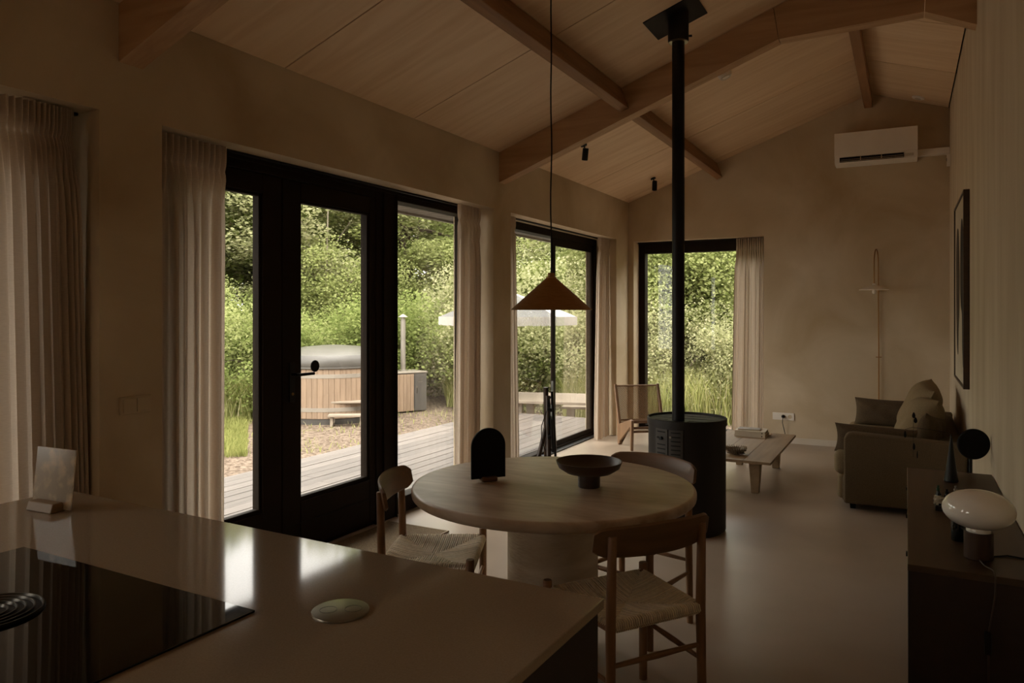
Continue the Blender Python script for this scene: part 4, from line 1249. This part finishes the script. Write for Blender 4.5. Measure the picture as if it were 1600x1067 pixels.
# ------------------------------------------------------------ vegetation
def leaves_mesh(name, C, size, mat, rng, upb=.5, aspect=.42):
    n = len(C)
    nrm_ = rng.normal(size=(n, 3)); nrm_[:, 2] = np.abs(nrm_[:, 2]) + upb
    nrm_ /= np.linalg.norm(nrm_, axis=1)[:, None]
    t = rng.normal(size=(n, 3)); t -= (t * nrm_).sum(1)[:, None] * nrm_; t /= np.linalg.norm(t, axis=1)[:, None]
    b = np.cross(nrm_, t)
    s = (size * rng.uniform(.6, 1.3, size=n))[:, None]
    V = np.empty((n, 4, 3))
    V[:, 0] = C - t * s * .5; V[:, 1] = C + b * s * aspect + nrm_ * s * .08; V[:, 2] = C + t * s * .5; V[:, 3] = C - b * s * aspect + nrm_ * s * .08
    me = bpy.data.meshes.new(name)
    me.vertices.add(n * 4); me.vertices.foreach_set('co', V.reshape(-1))
    me.loops.add(n * 4); me.loops.foreach_set('vertex_index', np.arange(n * 4, dtype=np.int32))
    me.polygons.add(n); me.polygons.foreach_set('loop_start', np.arange(n, dtype=np.int32) * 4)
    me.polygons.foreach_set('loop_total', np.full(n, 4, dtype=np.int32))
    me.update(calc_edges=True)
    me.materials.append(mat)
    return me
def crown(rng, n, rx, rz, zc, ncl, cr, flat=0):
    cc = []
    while len(cc) < ncl:
        p = rng.uniform(-1, 1, 3)
        d = np.linalg.norm(p)
        if .45 < d < 1: cc.append(p)
    cc = np.array(cc) * np.array([rx, rx, rz]) + np.array([0, 0, zc])
    k = rng.integers(0, ncl, n)
    off = rng.normal(size=(n, 3)); off /= np.linalg.norm(off, axis=1)[:, None]
    off *= (rng.uniform(0, 1, n) ** .45)[:, None] * cr * rng.uniform(.6, 1.15, size=ncl)[k][:, None]
    off[:, 2] *= .75
    P = cc[k] + off
    P[:, 2] = np.maximum(P[:, 2], .05)
    return P, cc
def trunk_mesh(name, cc, h, r, mat, seed, nb=9):
    rnd = random.Random(seed)
    g = G()
    pts = [(0, 0, 0)]
    for k in range(1, 6): pts.append((rnd.uniform(-.12, .12) * k * .6, rnd.uniform(-.12, .12) * k * .6, h * k / 5))
    g.tube(pts, [r * (1 - .16 * k) for k in range(6)], 8)
    idx = rnd.sample(range(len(cc)), min(nb, len(cc)))
    for i in idx:
        q = Vector(cc[i]); b0 = Vector(pts[rnd.randint(2, 5)])
        g.tube([b0, b0.lerp(q, .5) + Vector((0, 0, .12)), q], [r * .35, r * .22, r * .1], 6)
    return g.mesh(name, mat, smooth=60)
rng = np.random.default_rng(11)
TREES = []
for v, (mat, n, rx, rz, zc, ncl, cr, size, h) in enumerate([
        ('leaf_a', 32000, 2.6, 4.2, 6.2, 60, 1.0, .10, 8.5),
        ('leaf_b', 32000, 2.9, 4.4, 6.0, 64, 1.0, .10, 8.5),
        ('leaf_d', 30000, 2.4, 4.0, 6.2, 50, .95, .10, 8.0),
        ('leaf_c', 26000, 2.2, 3.6, 5.6, 46, .9, .09, 7.5)]):
    P, cc = crown(rng, n, rx, rz, zc, ncl, cr)
    TREES.append((leaves_mesh('foliage', P, size, mt[mat], rng), trunk_mesh('trunk', cc, h, .2 if v != 3 else .1, mt['bark'] if v != 3 else mt['bark_pale'], v)))
def tree(v, x, y, s, label, rz, group=None, hz=.53):
    t = thing('tree', label, 'tree', (x, y, GROUND), rz, group)
    t.scale = (s, s, s * hz)
    link('foliage', TREES[v][0], t); link('trunk', TREES[v][1], t)
SHR = []
for v, (mat, n, rx, rz, zc, ncl, cr, size) in enumerate([
        ('leaf_a', 14000, 1.25, .95, .85, 34, .5, .055),
        ('leaf_b', 14000, 1.2, 1.0, .9, 34, .5, .055),
        ('leaf_c', 14000, 1.1, 1.0, .9, 32, .5, .05),
        ('leaf_a', 18000, 1.1, 1.7, 1.6, 42, .55, .055)]):
    P, cc = crown(rng, n, rx, rz, zc, ncl, cr)
    SHR.append((leaves_mesh('foliage', P, size, mt[mat], rng), trunk_mesh('stems', cc, max(.6, zc), .03, mt['bark'], 20 + v, 14)))
def shrub(v, x, y, s, label, rz, group):
    t = thing('shrub', label, 'shrub', (x, y, GROUND), rz, group)
    t.scale = (s, s, s * random.uniform(.9, 1.15))
    link('foliage', SHR[v][0], t); link('stems', SHR[v][1], t)

# trees, bearing in degrees left of straight down the room (+Y) and distance from the room
def polar(b, d):
    a = math.radians(b)
    return -d * math.sin(a), d * math.cos(a)
for i, (b, d, v, s, lab) in enumerate([
        (53, 21.5, 2, 1.15, 'deep green tree seen through the left leaf of the garden door'),
        (47.5, 23.5, 0, 1.25, 'yellow-green tree behind the hot tub, left of the door frame'),
        (43.5, 20.5, 3, 1.2, 'slender pale tree with a thin stem rising behind the hot tub'),
        (40, 25, 1, 1.3, 'tall mid-green tree behind the hot tub flue'),
        (36, 21.5, 0, 1.15, 'yellow-green tree filling the side pane of the garden door'),
        (33.5, 27, 2, 1.3, 'deep green tree far behind the side pane'),
        (27.5, 23, 1, 1.2, 'mid-green tree above the parasol in the sliding window'),
        (23, 21.5, 3, 1.1, 'pale feathery tree at the right of the sliding window'),
        (18, 24, 0, 1.2, 'yellow-green tree rising behind the far wall window'),
        (12, 23, 1, 1.2, 'mid-green tree behind the right part of the far wall window')]):
    x_, y_ = polar(b, d)
    tree(v, x_, y_, s, lab, i * 1.1, 'trees at the edge of the garden', hz=(.62, .58, .64, .62, .56)[i] if i < 5 else .53)
for i, (b, d, v, s) in enumerate([(60, 24, 1, 1.3), (56, 28, 1, 1.4), (50, 29, 1, 1.45), (45, 30, 2, 1.45), (38, 31, 1, 1.5), (31, 29, 0, 1.4), (25, 30, 1, 1.4), (20, 30, 2, 1.4), (64, 20, 2, 1.1), (6, 27, 1, 1.3), (0, 25, 0, 1.3), (-7, 26, 1, 1.3), (-14, 25, 2, 1.3), (-21, 26, 0, 1.35), (-28, 25, 1, 1.3), (-35, 25, 0, 1.3), (72, 22, 1, 1.2), (82, 21, 0, 1.2), (93, 22, 1, 1.2), (104, 22, 2, 1.2)]):
    x_, y_ = polar(b, d)
    tree(v, x_, y_, s, 'tall tree in the back row of the wood, mostly hidden by nearer trees', i * 1.7, 'back row of trees')

bs = thing('sapling', 'bare pale stems of a young tree leaning apart behind the hot tub', 'sapling', (*polar(42.2, 18.6), GROUND))
for k, (tx, ty, h_) in enumerate(((.05, .1, 4.6), (-.9, .2, 2.6), (.7, .1, 2.9), (.2, -.1, 2.4))):
    G().tube([(.05 * k, 0, 0), (tx * .45 + .03 * k, ty * .4, h_ * .5), (tx, ty, h_)], [.045, .032, .012], 7).obj('stem', mt['bark_pale'], bs)
G().tube([(.2, 0, 2.2), (.9, .1, 2.75), (1.5, .1, 2.95)], [.03, .02, .01], 6).obj('branch', mt['bark_pale'], bs)

rs = random.Random(5)
zones = [
    (58, 47, 'leafy yellow-green shrub in the thicket left of the hot tub', 'shrubs left of the hot tub', 15.2, 18.5, 9, 1.15),
    (47, 38, 'leafy shrub in the thicket behind the hot tub', 'shrubs behind the hot tub', 16.3, 19, 9, 1.15),
    (38, 29, 'pale leafy shrub in the thicket between heater and parasol', 'shrubs right of the heater', 17.4, 19.5, 10, 1.2),
    (29, 20, 'leafy shrub behind the garden table', 'shrubs behind the garden table', 15.2, 18.5, 10, 1.2),
]
for b0, b1, lab, grp, d0, d1_, n, s in zones:
    for i in range(n):
        b = b0 + (b1 - b0) * (i + rs.uniform(.2, .8)) / n
        d = d0 if i % 2 == 0 else d1_
        d += rs.uniform(-.4, .4)
        x_, y_ = polar(b, d)
        shrub(rs.choice([0, 1, 2]) if d < (d0 + d1_) / 2 else rs.choice([3, 3, 1]), x_, y_, s * rs.uniform(.85, 1.15), lab, rs.uniform(0, 6.28), grp)
for i in range(16):
    b = 21.5 - 13.5 * (i + rs.uniform(.2, .8)) / 16
    d = (14.6, 16.4, 18.2)[i % 3] + rs.uniform(-.3, .3)
    x_, y_ = polar(b, d)
    shrub((2, 3, 3)[i % 3], x_, y_, (1.0, 1.25, 1.5)[i % 3] * rs.uniform(.9, 1.1), 'tall leafy shrub on the bank outside the far wall window', rs.uniform(0, 6.28), 'shrubs outside the far window')

for i in range(14):
    b = 8 - 46 * (i + rs.uniform(.2, .8)) / 14
    x_, y_ = polar(b, 17.5 + (i % 2) * 1.8)
    shrub((3, 3, 1)[i % 3], x_, y_, 1.35 * rs.uniform(.9, 1.1), 'leafy shrub beyond the far wall, seen only as a reflection', rs.uniform(0, 6.28), 'shrubs seen as reflections')

# grass of the meadow
def grass_obj(name, label, pts, h, w_, seed, mat='grass'):
    rg2 = np.random.default_rng(seed)
    n = len(pts)
    base = np.column_stack([pts, np.full(n, GROUND)])
    hh_ = h * rg2.uniform(.5, 1.25, n)
    ang = rg2.uniform(0, 2 * PI, n)
    lean = rg2.uniform(.05, .75, n) * hh_
    dr = np.column_stack([np.cos(ang), np.sin(ang), np.zeros(n)])
    pa = rg2.uniform(0, 2 * PI, n)
    sd2 = np.column_stack([np.cos(pa), np.sin(pa), np.zeros(n)]) * w_
    V = np.empty((n, 5, 3))
    up = np.array([0, 0, 1.])
    V[:, 0] = base - sd2; V[:, 1] = base + sd2
    mid = base + dr * lean[:, None] * .3 + up * (hh_ * .6)[:, None]
    V[:, 2] = mid + sd2 * .8; V[:, 3] = mid - sd2 * .8
    V[:, 4] = base + dr * lean[:, None] + up * hh_[:, None]
    idx = np.arange(n)[:, None] * 5
    q = idx + np.array([[0, 1, 2, 3]]); t3 = idx + np.array([[3, 2, 4]])
    me = bpy.data.meshes.new(name)
    me.vertices.add(n * 5); me.vertices.foreach_set('co', V.reshape(-1))
    loops = np.concatenate([q.reshape(-1), t3.reshape(-1)]).astype(np.int32)
    me.loops.add(len(loops)); me.loops.foreach_set('vertex_index', loops)
    ls = np.concatenate([np.arange(n) * 4, n * 4 + np.arange(n) * 3]).astype(np.int32)
    lt = np.concatenate([np.full(n, 4), np.full(n, 3)]).astype(np.int32)
    me.polygons.add(2 * n); me.polygons.foreach_set('loop_start', ls); me.polygons.foreach_set('loop_total', lt)
    me.update(calc_edges=True)
    me.materials.append(mt[mat])
    o = link(name, me)
    return tag(o, label, 'grass', None, 'stuff')
def polar_pts(n, b0, b1, d0, d1_, seed):
    r3 = np.random.default_rng(seed)
    b = np.radians(r3.uniform(b0, b1, n)); d = np.sqrt(r3.uniform(d0 ** 2, d1_ ** 2, n))
    return np.column_stack([-d * np.sin(b), d * np.cos(b)])
grass_obj('tall_grass', 'tall meadow grass in front of the shrubs right of the heater', polar_pts(24000, 8, 33, 15.2, 17.8, 1), .75, .008, 2)
grass_obj('short_grass', 'short bright grass at the left of the hot tub', polar_pts(15000, 47.6, 54, 10.6, 15.6, 3), .12, .006, 4, 'turf')
grass_obj('tall_grass', 'taller pale grass at the foot of the shrubs left of the hot tub', polar_pts(9000, 46.5, 54, 14.0, 15.8, 9), .7, .008, 10)
grass_obj('scattered_grass', 'thin grass tufts growing through the wood chips', polar_pts(1400, 8, 52, 10.5, 14.5, 5), .08, .006, 6)

grass_obj('tall_grass', 'tall pale plumed grass outside the far wall window', polar_pts(9000, 5, 24, 13.2, 15.2, 21), .85, .006, 22)
